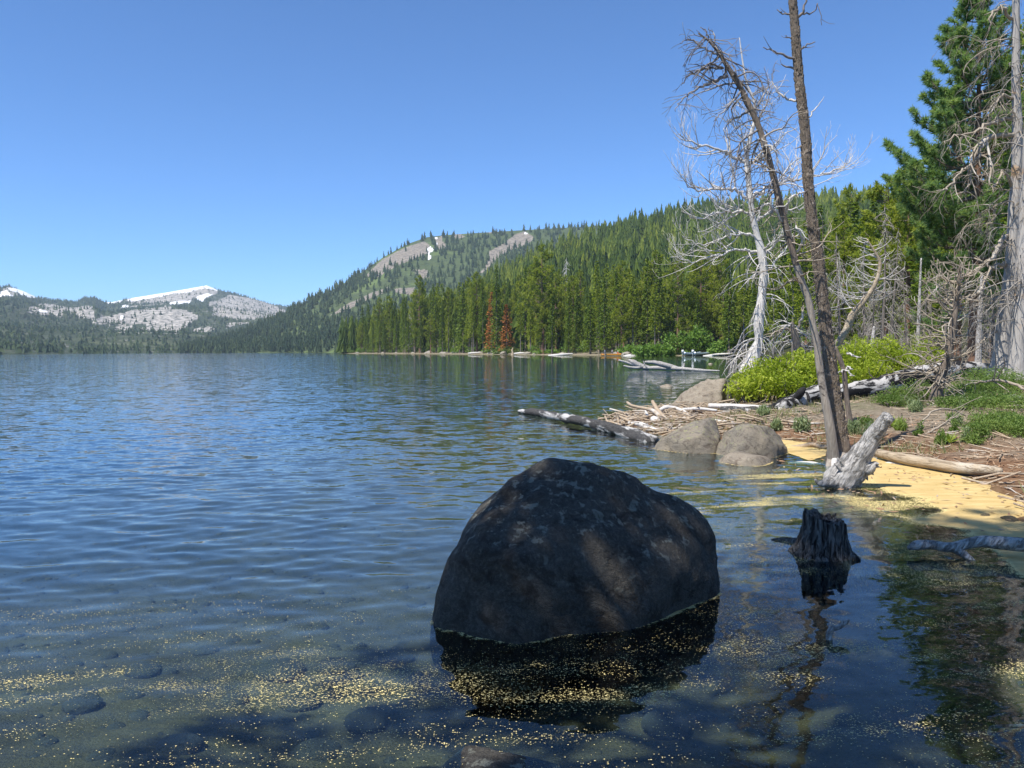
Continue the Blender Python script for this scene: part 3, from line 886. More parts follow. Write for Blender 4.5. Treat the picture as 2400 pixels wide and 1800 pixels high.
while cnt < 215 and tries < 5000:
    tries += 1
    u = rng.random() ** 0.85 * seg[-1]
    x = np.interp(u, seg, LINE[:, 0]); y = np.interp(u, seg, LINE[:, 1])
    k = min(np.searchsorted(seg, u), len(seg) - 1)
    tx, ty = unit(LINE[k] - LINE[k - 1]) if k else (0.5, -0.8)
    off = rng.random() ** 1.4 * 38
    x2, y2 = x - ty * off, y + tx * off     # inland
    if shore_dist([x2], [y2])[0] < 2.0:
        x2, y2 = x + ty * off, y - tx * off
    sd_ = shore_dist([x2], [y2])[0]
    if sd_ < 2.5 or not far_enough(x2, y2, 3.2): continue
    z = gz(x2, y2)
    ppx_, ppy_ = project(np.array([[x2, y2, z]]))
    ppx_ = float(ppx_[0])
    if (abs(ppx_ - 1188) < 16 or abs(ppx_ - 1153) < 10) and off < 16: continue
    top = np.interp(ppx_, [a for a, b in TOPS], [b for a, b in TOPS])
    h = (831 - top) * math.hypot(x2, y2) / F * rng.uniform(0.62, 1.0)
    if off < 6: h *= rng.uniform(0.6, 1.0)
    h = min(h, 36)
    kind = kinds[rng.integers(0, len(kinds))]
    if ppx_ < 1000 and kind.startswith('lodge') and rng.random() < 0.7: kind = 'fir%d' % rng.integers(0, 4)
    nm, lb, gp = {'f': ('fir_tree', 'dark green fir among the shoreline forest across the bay', 'firs of the shoreline forest'),
                  'l': ('lodgepole_pine', 'slim pine with bare lower trunk in the shoreline forest across the bay', 'slim pines of the shoreline forest'),
                  'p': ('pine_tree', 'yellow-green round-tufted pine in the shoreline forest across the bay', 'round-tufted pines of the shoreline forest')}[kind[0]]
    place(kind, nm, lb, 'tree', (x2, y2, z), h / 20, rng.uniform(0, 6.28), gp, (20 / h) ** 0.35 * rng.uniform(0.9, 1.15))
    cnt += 1

def spot(px, D, shift=0.0):
    p_ = at(px, 825, D)
    return np.array((p_[0], p_[1], gz(p_[0], p_[1])))
def singled(kind, px, D, top, name, label, sx=1.0):
    p_ = spot(px, D)
    h = (project(p_[None])[1][0] - top) * math.hypot(p_[0], p_[1]) / F
    return place(kind, name, label, 'tree', p_, h / 20, rng.uniform(0, 6), None, sx)
singled('pine0', 1272, 285, 578, 'pine_tree', 'tallest broad pine standing above the shoreline forest across the bay', 0.95)
singled('pine1', 984, 440, 648, 'pine_tree', 'broad dark pine topping the left end of the shoreline forest', 0.75)
singled('pine2', 1118, 360, 640, 'pine_tree', 'broad pine rising between the left forest end and the rusty trees', 0.8)
singled('rust', 1188, 309, 711, 'dead_fir', 'rusty orange dead conifer standing at the water edge across the bay', 1.8)
singled('rust', 1153, 332, 683, 'dead_fir', 'smaller rusty brown dead conifer left of the bright orange one', 1.5)

# nearer trees on the right-hand shore, between the bay and the big pine
rng = np.random.default_rng(31)
near = []
for px_, D, top, kind in ((1705, 172, 600, 'fir1'), (1735, 150, 640, 'lodge0'), (1762, 165, 560, 'fir2'), (1790, 130, 610, 'lodge1'), (1812, 150, 540, 'pine0'), (1835, 110, 590, 'fir0'), (1858, 140, 560, 'lodge2'), (1880, 100, 600, 'pine1'),
                         (1905, 125, 560, 'fir3'), (1930, 95, 570, 'lodge0'), (1955, 115, 530, 'fir1'), (1975, 85, 545, 'pine2'), (2000, 105, 500, 'fir2'), (2025, 80, 520, 'lodge1'), (2045, 100, 470, 'fir0'), (2075, 75, 455, 'pine0'),
                         (2100, 90, 440, 'fir3'), (2125, 70, 430, 'pine1'), (2150, 82, 420, 'fir1'), (2178, 66, 460, 'fir2'), (2330, 62, 300, 'pine2'), (2365, 55, 260, 'fir0'), (2395, 70, 180, 'pine0'), (2310, 75, 420, 'fir3'), (2215, 60, 560, 'lodge2'),
                         (1680, 185, 640, 'lodge2'), (1650, 200, 620, 'fir3'), (1722, 190, 590, 'pine1'), (1775, 200, 540, 'fir1'), (1850, 180, 520, 'fir2'), (1920, 170, 500, 'fir0'), (1990, 150, 470, 'pine1')):
    p_ = spot(px_, D)
    if shore_dist([p_[0]], [p_[1]])[0] < 2.0:
        p_[0] += 6; p_[2] = gz(p_[0], p_[1])
    h = (project(p_[None])[1][0] - top) * math.hypot(p_[0], p_[1]) / F
    nm = {'f': 'fir_tree', 'l': 'lodgepole_pine', 'p': 'pine_tree'}[kind[0]]
    lb = {'f': 'dark fir in the woods behind the willows on the right shore', 'l': 'slim bare-trunked pine in the woods behind the willows on the right shore', 'p': 'tufted green pine in the woods behind the willows on the right shore'}[kind[0]]
    place(kind, nm, lb, 'tree', p_, h / 20, rng.uniform(0, 6), {'f': 'firs behind the willows', 'l': 'slim pines behind the willows', 'p': 'tufted pines behind the willows'}[kind[0]], (20 / max(h, 8)) ** 0.25)

# ------------------------------------------------------------------ rocks
_ico = {}
def ico(sub):
    if sub not in _ico:
        bm = bmesh.new()
        bmesh.ops.create_icosphere(bm, subdivisions=sub, radius=1.0)
        _ico[sub] = (np.array([v.co[:] for v in bm.verts]), np.array([[v.index for v in f.verts] for f in bm.faces]))
        bm.free()
    return _ico[sub]
def hull(pts):
    pts = sorted(map(tuple, pts))
    def half(p):
        h = []
        for q in p:
            while len(h) > 1 and (h[-1][0] - h[-2][0]) * (q[1] - h[-2][1]) - (h[-1][1] - h[-2][1]) * (q[0] - h[-2][0]) <= 0:
                h.pop()
            h.append(q)
        return h
    return half(pts)[:-1] + half(pts[::-1])[:-1]
def rock_mb(outline, D, thick, sink=0.3, sub=5, seed=0, facets=10, amp=0.05, p=30, tilt=0.25, front=None, cracks=0.0, skew=0.0, nf=2.2):
    """boulder with the given outline at distance D and a real depth of 2*thick; skew turns its long axis"""
    rng = np.random.default_rng(seed)
    pts = [at(x, y, D) for x, y in outline]
    q = [(a[0], a[2]) for a in pts]
    zmin = min(b for a, b in q)
    low = [(a, b - sink) for a, b in q if b < zmin + 0.25 * (max(f for e, f in q) - zmin)]
    H = hull(q + low)
    cx = np.mean([a for a, b in H]); cz = np.mean([b for a, b in H])
    cz = 0.5 * (max(b for a, b in H) + min(b for a, b in H))
    N, h = [], []
    for i in range(len(H)):
        (x1, z1), (x2, z2) = H[i], H[(i + 1) % len(H)]
        e = np.array((x2 - x1, z2 - z1)); L = np.linalg.norm(e)
        if L < 1e-6: continue
        n2 = np.array((e[1], -e[0])) / L
        n = np.array((n2[0], rng.normal(0, tilt), n2[1])); n /= np.linalg.norm(n)
        d0 = n[0] * (x1 - cx) + n[2] * (z1 - cz)
        N.append(n); h.append(max(0.03, d0))
    for n, hh in ([((0, -1, 0.15), thick), ((0, 1, 0.1), thick), ((0.5, -0.8, 0.3), thick * 1.05), ((-0.5, -0.8, 0.35), thick * 1.05)] if front is None else front):
        n = np.array(n, float); N.append(n / np.linalg.norm(n)); h.append(hh)
    N = np.array(N); h = np.array(h)
    V, Fc = ico(sub)
    def rad(dirs):
        c = np.maximum(dirs @ N.T, 0) / h[None]
        return 1.0 / (np.sum(c ** p, 1) ** (1.0 / p) + 1e-9)
    for k in range(facets):
        d = rand_dirs(rng, 1)
        if abs(d[0, 1]) < 0.35: d[0, 1] = 0.5 * np.sign(d[0, 1]); d /= np.linalg.norm(d)
        r = rad(d)[0] * rng.uniform(0.88, 0.97)
        N = np.vstack([N, d]); h = np.append(h, r)
    r = rad(V)
    s = 0.5 * (max(f for e, f in q) - zmin) + 0.25 * thick
    W = V * r[:, None]
    nz = fbm(W / s * nf + seed * 3.1, 5, seed, 0.5)
    r = r + amp * s * nz
    if cracks:
        rd = 1 - np.abs(fbm(W / s * np.array((1.0, 1.0, 2.4)) * 1.3 + seed, 3, seed + 50))
        r = r - cracks * s * np.clip(rd - 0.86, 0, 1) * 6
    W = V * r[:, None]
    if skew:
        W[:, 1] += skew * W[:, 0]
    W += np.array((cx, D, cz))
    mb = MB(); mb.add(W, Fc)
    return mb
RIM = []
def rock(name, label, mat, outline, D, thick, group=None, **kw):
    mb = rock_mb(outline, D, thick, **kw)
    V = mb.verts()
    if D > 4: RIM.extend(V[np.abs(V[:, 2]) < 0.012 + 0.01 * (kw.get('sub', 5) < 6)][:, :2].tolist())
    loc = (V[:, 0].mean(), V[:, 1].mean(), V[:, 2].min())
    return solo(name, mb, mat, loc, label, 'rock', group)

rock('boulder', 'huge dark boulder standing in the shallow water in the foreground', M['big_rock'],
     [(1011, 1482), (1023, 1398), (1037, 1320), (1071, 1250), (1121, 1178), (1165, 1118), (1201, 1092), (1263, 1078), (1323, 1071), (1378, 1075), (1423, 1086), (1483, 1112), (1553, 1146), (1623, 1178), (1683, 1212), (1725, 1250), (1743, 1288), (1741, 1323), (1729, 1363), (1713, 1403), (1533, 1438)],
     5.15, 0.62, sub=6, seed=5, sink=0.38, facets=10, amp=0.06, p=30, tilt=0.12, skew=0.33, cracks=0.02, nf=1.7,
     front=[((0.12, -1, 0.35), 0.50), ((0.1, 1, 0.2), 0.62), ((-0.8, -0.7, 0.06), 0.74), ((0.7, -0.65, 0.25), 0.70), ((0.05, -0.8, 0.75), 0.5), ((0.0, -1, 0.02), 0.56), ((0.35, -0.55, 0.75), 0.52)])
rock('boulder', 'tan lichen-streaked boulder at the tip of the driftwood spit', M['rock'],
     [(1519, 1062), (1540, 1035), (1580, 1010), (1632, 990), (1672, 981), (1684, 996), (1690, 1030), (1672, 1064), (1600, 1076)], 13.2, 0.55, sub=5, seed=8, sink=0.35, amp=0.055, cracks=0.04, facets=10, p=30)
rock('boulder', 'rounded grey boulder with a stepped ledge beside the dead trunks', M['rock'],
     [(1668, 1072), (1690, 1035), (1705, 1010), (1742, 990), (1790, 995), (1830, 1020), (1850, 1050), (1852, 1072), (1800, 1085)], 12.7, 0.6, sub=5, seed=14, sink=0.35, amp=0.06, cracks=0.04, facets=11, p=30)
rock('rock', 'low rounded rock half sunk in front of the ledged boulder', M['rock_tan'], [(1694, 1098), (1712, 1076), (1745, 1064), (1785, 1070), (1812, 1094), (1800, 1102), (1720, 1104)], 11.5, 0.28, sub=4, seed=17, sink=0.2)
rock('boulder', 'large cracked tan boulder leaning beside the willow bush', M['rock_tan'],
     [(1567, 958), (1590, 930), (1625, 903), (1660, 885), (1700, 878), (1722, 900), (1724, 930), (1700, 955), (1620, 966)], 22.6, 1.0, sub=5, seed=23, sink=0.5, amp=0.055, cracks=0.05, facets=10, p=30)
rock('rock', 'pale stone showing just above the bay water in front of the willow', M['rock_tan'], [(1545, 905), (1556, 902), (1575, 901), (1584, 905)], 35.5, 0.25, sub=3, seed=25, sink=0.25)
rock('rock', 'small orange-tinted stone above the bay water near the far boats', M['rock_tan'], [(1655, 855), (1662, 851), (1670, 853), (1672, 856)], 90, 0.5, sub=3, seed=26, sink=0.4)
rock('rock', 'flat stone awash beside the driftwood pile', M['rock_tan'], [(1486, 967), (1496, 961), (1515, 962), (1524, 967)], 21.4, 0.3, sub=3, seed=27, sink=0.2)
rock('rock', 'smooth grey rock rising at the bottom edge below the huge boulder', M['big_rock'], [(1000, 1830), (1060, 1790), (1130, 1776), (1220, 1780), (1280, 1796), (1330, 1830)], 3.16, 0.3, sub=5, seed=29, sink=0.3, amp=0.03)
for k, (px_, py_, w) in enumerate([(335, 1508, 85), (655, 1495, 120), (790, 1488, 90), (700, 1556, 100), (935, 1456, 70), (860, 1610, 110), (190, 1600, 90), (740, 1680, 120), (1560, 1660, 120), (480, 1430, 60), (420, 1700, 110)]):
    c_ = gnd(px_, py_, -0.22)
    zb = gz(c_[0], c_[1])
    rad_ = w / F * c_[1] / 2
    rg = np.random.default_rng(200 + k)
    V, Fc = ico(4)
    q = V * np.array((1, rg.uniform(0.7, 1), rg.uniform(0.35, 0.5))) * rad_
    q *= (1 + 0.1 * fbm(V * 1.5 + k * 5, 3, k))[:, None]
    zt = min(zb + rad_ * 0.12, -0.14 - 0.5 * rad_)
    mb = MB(); mb.add(q + np.array((c_[0], c_[1], zt)), Fc)
    solo('stone', mb, M['wet_rock'], (c_[0], c_[1], zt - rad_ * 0.5), 'rounded stone lying on the lake bed under the clear shallow water', 'stone', 'stones on the lake bed')
c_ = gnd(1170, 1572, -0.2)
V, Fc = ico(4)
mb = MB(); mb.add(V * np.array((0.24, 0.16, 0.14)) * (1 + 0.1 * fbm(V * 1.4, 3, 4))[:, None] + np.array((c_[0], c_[1], -0.27)), Fc)
solo('stone', mb, M['amber_rock'], (c_[0], c_[1], -0.41), 'amber stone under water in the reflection of the huge boulder', 'stone')

# ------------------------------------------------------------------ logs, stump, driftwood
def smooth_path(ctrl, n):
    """Catmull-Rom through control rows (x, y, z, radius)"""
    c = np.asarray(ctrl, float)
    c = np.vstack([2 * c[0] - c[1], c, 2 * c[-1] - c[-2]])
    out = []
    for i in range(1, len(c) - 2):
        for s in np.linspace(0, 1, n, endpoint=False):
            out.append(0.5 * (2 * c[i] + (c[i + 1] - c[i - 1]) * s + (2 * c[i - 1] - 5 * c[i] + 4 * c[i + 1] - c[i + 2]) * s * s + (-c[i - 1] + 3 * c[i] - 3 * c[i + 1] + c[i + 2]) * s ** 3))
    out.append(c[-2])
    return np.array(out)
def px_path(rows, n=6):
    """rows (px, py, D, width in px) -> xyz + radius path"""
    c = []
    for a, b, D, w in rows:
        q = at(a, b, D)
        c.append((*q, 0.5 * w * D / F))
    return smooth_path(c, n)
def log_mb(rows, n=8, sides=14, noise=0.12, seed=0, nfreq=4.0, mb=None, ridge=0.0):
    pth = px_path(rows, n)
    mb = mb or MB()
    mb.tube(pth[:, :3], np.maximum(pth[:, 3], 0.004), sides, True, noise, seed, nfreq, True, ridge)
    return mb
def log(name, label, mat, rows, cat='log', group=None, **kw):
    mb = log_mb(rows, **kw)
    V = mb.verts()
    return solo(name, mb, mat, (V[:, 0].mean(), V[:, 1].mean(), V[:, 2].min()), label, cat, group)
def zpx(px_, D, z):
    """pixel row of height z at column px_, distance D"""
    p_ = at(px_, 820, D)
    return float(project(np.array([[p_[0], p_[1], z]]))[1][0])

# floating log that points out into the lake
log('floating_log', 'dark wet log with pale bare patches floating out from the spit', M['wet_log'],
    [(1216, 964, 21.2, 7), (1250, 966, 20.2, 16), (1310, 977, 18.6, 19), (1370, 989, 17.2, 22), (1430, 1004, 16.0, 26), (1485, 1020, 15.0, 31), (1528, 1034, 14.3, 33)], noise=0.22, seed=3, n=10, nfreq=6, sides=24, ridge=0.2)
# fallen burnt trunk: runs from the spit up the bank
p0 = (1722, 988)
fl = thing('fallen_tree', 'long fallen charred trunk with bleached patches lying across the bank', 'log', land(1850, 960))
part('trunk', log_mb([(1712, 985, 17.6, 18), (1760, 985, 18.0, 26), (1800, 968, 18.5, 30), (1850, 948, 19.0, 38), (1910, 926, 19.6, 42), (1990, 920, 20.2, 42), (2060, 907, 20.9, 46), (2120, 889, 21.6, 48), (2190, 876, 22.4, 48), (2250, 868, 23.4, 42), (2300, 864, 24.4, 26)], noise=0.16, seed=6, n=7, sides=16), M['fallen'], fl)
part('branch_stub', log_mb([(1862, 945, 19.2, 24), (1868, 930, 19.0, 20), (1880, 916, 18.9, 17), (1886, 908, 18.9, 6)], noise=0.2, seed=7, n=4, sides=8), M['char'], fl)
part('branch_stub', log_mb([(1888, 922, 19.2, 12), (1894, 932, 19.1, 9), (1896, 942, 19.0, 4)], noise=0.2, seed=8, n=4, sides=7), M['char'], fl)
part('branch_stub', log_mb([(1800, 966, 18.4, 16), (1812, 950, 18.4, 9), (1814, 944, 18.4, 4)], noise=0.2, seed=9, n=4, sides=7), M['char'], fl)
log('charred_log', 'short black burnt log lying beneath the fallen trunk', M['char'], [(1990, 952, 20.0, 34), (2040, 945, 20.4, 40), (2100, 938, 20.8, 44), (2150, 930, 21.2, 40), (2190, 925, 21.6, 30)], noise=0.15, seed=10)
log('charred_log', 'bent black root log lying on the ground left of the dead trunks', M['char'], [(1862, 972, 18.0, 26), (1890, 976, 17.8, 28), (1915, 980, 17.5, 22), (1940, 964, 17.6, 24)], noise=0.2, seed=12)
log('driftwood_log', 'straight pale log lying on top of the driftwood pile', M['twig_white'], [(1662, 951, 19.8, 12), (1720, 953, 19.4, 13), (1780, 956, 18.9, 13), (1832, 960, 18.5, 10)], noise=0.1, seed=13)
log('driftwood_log', 'dark grey log under the straight pale log', M['wet_log'], [(1690, 963, 19.2, 22), (1740, 964, 19.0, 24), (1800, 962, 18.9, 22), (1850, 950, 18.9, 18)], noise=0.15, seed=15)
log('shore_log', 'smooth tan log lying along the edge of the pollen sheet', M['tan_log'], [(2060, 1062, 11.9, 20), (2100, 1072, 11.4, 24), (2160, 1082, 10.95, 26), (2230, 1094, 10.45, 27), (2300, 1101, 10.15, 26), (2348, 1104, 10.0, 15)], noise=0.08, seed=16, n=8)
log('driftwood_slab', 'small white slab of wood half sunk in the pollen below the tan log', M['white_wood'], [(2186, 1096, 11.3, 5), (2200, 1104, 11.1, 12), (2222, 1112, 10.8, 14), (2235, 1118, 10.6, 5)], noise=0.15, seed=18)
log('driftwood_slab', 'short white driftwood lying between the leaning snag and the tan log', M['white_wood'], [(2062, 1090, 11.6, 8), (2085, 1090, 11.5, 15), (2110, 1093, 11.3, 12), (2120, 1096, 11.2, 4)], noise=0.2, seed=19)
log('driftwood_slab', 'thin white stick floating left of the dead trunk base', M['white_wood'], [(1848, 1086, 11.7, 5), (1880, 1086, 11.7, 10), (1908, 1087, 11.6, 10), (1925, 1088, 11.6, 3)], noise=0.2, seed=20)
log('shore_stick', 'bare tan stick crossing the litter left of the dead trunk base', M['stick'], [(1846, 1050, 13.6, 8), (1880, 1046, 13.5, 10), (1905, 1042, 13.4, 10), (1925, 1048, 13.2, 8), (1940, 1046, 13.1, 10)], noise=0.15, seed=21)
log('shore_stick', 'brown stick lying on the red duff behind the tan log', M['stick'], [(2195, 1083, 12.2, 9), (2230, 1074, 12.6, 10), (2270, 1067, 13.0, 7)], noise=0.15, seed=22)
log('grey_log', 'grey log lying in the green brush at the right edge', M['snag_wood'], [(2350, 935, 18.0, 26), (2390, 940, 17.8, 28), (2440, 948, 17.5, 28)], noise=0.1, seed=24)
# shaded bough lying on the pollen at the right
sb = thing('fallen_bough', 'crooked grey bough lying in shade on the pollen at the right edge', 'branch', gnd(2300, 1310))
part('bough', log_mb([(2128, 1285, 6.35, 10), (2150, 1278, 6.35, 24), (2185, 1277, 6.35, 22), (2230, 1283, 6.3, 26), (2290, 1270, 6.3, 29), (2350, 1272, 6.25, 31), (2430, 1280, 6.2, 36)], noise=0.15, seed=30, n=8), M['snag_wood'], sb)
part('side_branch', log_mb([(2235, 1284, 6.3, 18), (2260, 1300, 6.25, 16), (2285, 1318, 6.2, 8)], noise=0.15, seed=31, n=6, sides=10), M['snag_wood'], sb)
# upright prong in the water
sp = thing('water_twig', 'forked grey twig poking out of the water below the stump', 'twig', gnd(1942, 1508))
part('stem', log_mb([(1946, 1512, 4.5, 16), (1943, 1490, 4.5, 15), (1950, 1474, 4.5, 14), (1965, 1470, 4.52, 12), (1980, 1460, 4.54, 11), (1990, 1454, 4.55, 6)], noise=0.15, seed=32, n=6, sides=10), M['snag_wood'], sp)
part('fork', log_mb([(1974, 1463, 4.53, 8), (1972, 1456, 4.53, 6), (1970, 1452, 4.53, 3)], noise=0.1, seed=33, n=3, sides=7), M['snag_wood'], sp)
log('water_twig', 'thin curved twig lying in the shallows at the bottom right', M['snag_wood'], [(2318, 1722, 3.55, 8), (2322, 1708, 3.57, 10), (2340, 1703, 3.58, 9), (2400, 1702, 3.6, 9), (2450, 1708, 3.6, 7)], noise=0.12, seed=34, sides=8, cat='twig')

# leaning bleached snag
sn = thing('leaning_snag', 'bleached grey tree butt leaning up out of the water by the pollen sheet', 'driftwood', gnd(1985, 1140))
part('butt', log_mb([(1958, 1158, 9.6, 72), (1976, 1128, 9.58, 76), (1998, 1096, 9.52, 66), (2022, 1060, 9.45, 50), (2044, 1026, 9.38, 39), (2064, 998, 9.3, 33), (2082, 976, 9.22, 30)], noise=0.12, seed=35, n=12, sides=40, nfreq=9, ridge=0.22), M['snag_wood'], sn)
part('root_prong', log_mb([(1962, 1128, 9.5, 40), (1940, 1131, 9.45, 24), (1922, 1134, 9.42, 13), (1910, 1124, 9.42, 5)], noise=0.15, seed=36, n=6, sides=10), M['snag_wood'], sn)
part('root_prong', log_mb([(2010, 1100, 9.5, 40), (2036, 1098, 9.4, 30), (2050, 1086, 9.38, 12), (2060, 1088, 9.36, 4)], noise=0.25, seed=37, n=6, sides=10), M['snag_wood'], sn)
for k, (a, b, c2, d2) in enumerate([(2040, 1106, 2048, 1113), (2052, 1092, 2062, 1095), (2030, 1118, 2034, 1126), (1968, 1098, 1955, 1086), (1978, 1092, 1962, 1072)]):
    part('splinter', log_mb([(a - (c2 - a) * 2, b - (d2 - b) * 2, 9.45, 14), (a, b, 9.42, 9), (c2, d2, 9.40, 2)], noise=0.2, seed=38 + k, n=3, sides=6), M['snag_wood'], sn)

# stump standing in the water
ST = gnd(1932, 1300)
st = thing('stump', 'weathered broken stump standing in the water right of the huge boulder', 'stump', (ST[0], ST[1], -0.2))
na, nz = 120, 26
A, Zs = np.meshgrid(np.linspace(0, 2 * math.pi, na, endpoint=False), np.linspace(0, 1, nz))
prof = np.interp(Zs, [0, 0.28, 0.36, 0.5, 0.75, 1.0], [0.37, 0.30, 0.235, 0.18, 0.15, 0.142])
P3 = np.stack([np.cos(A).ravel() * 3.2, np.sin(A).ravel() * 3.2, Zs.ravel() * 0.5], 1)
ridge = (1 - np.abs(fbm(P3 * 1.6, 4, 61, 0.6))).reshape(A.shape) - 0.6
lob = fbm(P3 * 0.35 + 4, 2, 66).reshape(A.shape)
rs_ = prof * (1 + 0.26 * ridge + 0.26 * lob * (1.2 - Zs))
htop = 0.49 + 0.03 * fbm(np.stack([np.cos(A[0]) * 5, np.sin(A[0]) * 5, A[0] * 0], 1), 3, 63) + 0.03 * np.cos(A[0] - 2.6)
zz = Zs * htop[None]
V = np.stack([rs_ * np.cos(A), rs_ * np.sin(A), zz], -1).reshape(-1, 3)
idx = np.arange(na * nz).reshape(nz, na)
nx = np.roll(idx, -1, axis=1)
f4 = np.stack([idx[:-1], nx[:-1], nx[1:], idx[1:]], -1).reshape(-1, 4)
mb = MB(); mb.add(V + np.array((ST[0], ST[1], -0.2)), None, f4)
inn = np.stack([rs_[-1] * 0.8 * np.cos(A[0]), rs_[-1] * 0.8 * np.sin(A[0]), htop - 0.02 + 0.02 * np.sin(A[0] * 7)], -1)
cen = np.stack([0.05 * np.cos(A[0]), 0.05 * np.sin(A[0]), np.full(na, 0.46)], -1)
top = np.vstack([V[-na:], inn, cen]) + np.array((ST[0], ST[1], -0.2))
i1 = np.arange(na); i2 = (i1 + 1) % na
f4 = np.vstack([np.stack([i1, i2, na + i2, na + i1], -1), np.stack([na + i1, na + i2, 2 * na + i2, 2 * na + i1], -1)])
part('trunk', mb, M['stump'], st)
mb = MB(); mb.add(top, None, f4)
part('broken_top', mb, M['stump'], st)
part('root', log_mb([(1880, 1278, 6.75, 40), (1850, 1272, 6.85, 26), (1825, 1268, 6.9, 16), (1808, 1266, 6.9, 6)], noise=0.2, seed=64, n=6, sides=10), M['stump'], st)
part('root', log_mb([(1975, 1296, 6.3, 44), (2000, 1306, 6.25, 24), (2016, 1312, 6.2, 8)], noise=0.2, seed=65, n=6, sides=10), M['stump'], st)

# bleached logs adrift in the bay
bl = thing('stranded_log', 'bleached log with upturned broken limbs stranded in the bay', 'driftwood', gnd(1560, 866))
for nm, rows in (('trunk', [(1506, 862, 66, 6), (1550, 862, 64, 10), (1600, 864, 62, 9), (1650, 868, 60, 6), (1686, 869, 58, 3)]), ('limb', [(1520, 863, 66, 12), (1500, 857, 66, 14), (1484, 849, 66, 12), (1472, 843, 66, 4)]), ('limb', [(1494, 858, 66, 7), (1470, 850, 66, 6), (1450, 844, 66, 4)]),
                 ('limb', [(1590, 864, 63, 9), (1560, 856, 63, 12), (1535, 850, 63, 10), (1512, 848, 63, 5)]), ('limb', [(1516, 862, 63, 4), (1511, 854, 63, 3), (1508, 846, 63, 2)]), ('limb', [(1500, 862, 65, 6), (1478, 861, 65, 6), (1462, 857, 65, 3)]), ('limb', [(1602, 863, 62, 4), (1604, 852, 62, 3)])):
    part(nm, log_mb(rows, n=5, sides=8, noise=0.15, seed=len(nm) + len(rows)), M['snag_wood'], bl)

# ------------------------------------------------------------------ pollen floating on the water
xs = np.arange(-4.2, 6.4, 0.045); ys = np.arange(2.6, 14.6, 0.045)
XX, YY = np.meshgrid(xs, ys)
X, Y = XX.ravel(), YY.ravel()
d = -shore_dist(X, Y)
P3 = np.stack([X, Y, np.zeros_like(X)], 1)
ppx, ppy = project(np.stack([X, Y, np.zeros_like(X)], 1))
wob = 14 * fbm(P3 * 1.5, 3, 31)
qx, qy = ppx + wob * 1.5, ppy + wob * 0.7
SHEET = [(1975, 1122), (2010, 1085), (2040, 1060), (2460, 1060), (2600, 1420), (2440, 1400), (2290, 1265), (2140, 1232), (2085, 1215), (2000, 1205), (2060, 1200), (2150, 1196), (2172, 1190), (2090, 1168), (2040, 1147), (1970, 1143)]
sheet = inpoly(qx, qy, SHEET)
sd_px = np.full(X.shape, 1e9)
for (ax, ay), (bx, by) in zip(SHEET, SHEET[1:] + SHEET[:1]):
    u_ = np.clip(((qx - ax) * (bx - ax) + (qy - ay) * (by - ay)) / ((bx - ax) ** 2 + (by - ay) ** 2), 0, 1)
    sd_px = np.minimum(sd_px, np.hypot(qx - ax - u_ * (bx - ax), (qy - ay - u_ * (by - ay)) * 2.0))
INLET = [(1830, 1030), (1860, 1010), (1960, 1060), (1900, 1080), (1850, 1062)]
inlet = inpoly(ppx, ppy, INLET)
lanes = fbm(np.stack([X * 0.8 + 0.3 * np.sin(Y * 3), Y * 7.5 - X * 1.6 + 0.5 * np.sin(X * 1.7), np.zeros_like(X)], 1), 4, 12)
spots = fbm(np.stack([X * 1.6, Y * 3.2, np.zeros_like(X)], 1), 3, 22)
c = np.zeros_like(X)
# foreground: speckles that gather into drifting lanes towards the shore
fg = sstep(1330, 1640, ppy - 0.02 * (ppx - 900)) 
c = np.maximum(c, 0.33 * fg * np.clip(0.5 + 0.95 * lanes + 0.4 * spots, 0.2, 1.3))
# around the stump and the right-hand bay
rb = sstep(1500, 1850, ppx + 40 * spots) * sstep(1085, 1120, ppy)
c = np.maximum(c, rb * np.clip(0.34 + 0.6 * lanes + 0.45 * spots, 0.06, 0.62) * (1 - 0.3 * sstep(1180, 1300, ppy)))
c = np.maximum(c, sstep(1400, 1600, ppx) * sstep(1090, 1150, ppy) * (1 - sstep(1250, 1350, ppy)) * np.clip(0.16 + 0.5 * lanes, 0, 0.5))
c = np.where(sheet, 0.45 + 0.85 * sstep(0, 46, sd_px) + 0.28 * spots + 0.2 * lanes, c)
c = np.where(inlet, 1.2 + 0.5 * spots, c)
c = np.maximum(c, sstep(0.35, 0.0, d) * sstep(3.2, 4.5, X) * (1.1 + 0.6 * spots))
zz = np.where(sheet, 0.006, wave_z(X, Y) + 0.004) 
# a yellow rim gathers where the water meets the stones
from mathutils.kdtree import KDTree
kd = KDTree(len(RIM))
for i_, q_ in enumerate(RIM): kd.insert((q_[0], q_[1], 0), i_)
kd.balance()
nearr = np.where((X > -0.8) & (X < 5.2))[0]
dr = np.full(X.shape, 9.0)
for i_ in nearr: dr[i_] = kd.find((X[i_], Y[i_], 0))[2]
c = np.maximum(c, sstep(0.04, 0.01, dr) * (0.75 + 0.5 * spots))
c[d < -0.15] = 0
pm = MB()
idx = np.arange(X.size).reshape(XX.shape)
f4 = np.stack([idx[:-1, :-1], idx[:-1, 1:], idx[1:, 1:], idx[1:, :-1]], -1)
cc = c.reshape(XX.shape)
vis = (np.abs(np.arctan2(XX, YY)) < R(40))
keep = (np.maximum(np.maximum(cc[:-1, :-1], cc[1:, 1:]), np.maximum(cc[:-1, 1:], cc[1:, :-1])) > 0.03) & vis[:-1, :-1]
f4 = f4[keep]
used, inv = np.unique(f4.ravel(), return_inverse=True)
pm.add(np.stack([X, Y, zz], 1)[used], None, inv.reshape(-1, 4))
t = NT('pollen')
p = t.pos((1.0, 1.5, 1.0))
cv = t.attr('cover')
cell = t.n('ShaderNodeTexVoronoi', feature='F1')
t.put(cell.inputs['Vector'], p)
cell.inputs['Scale'].default_value = 105
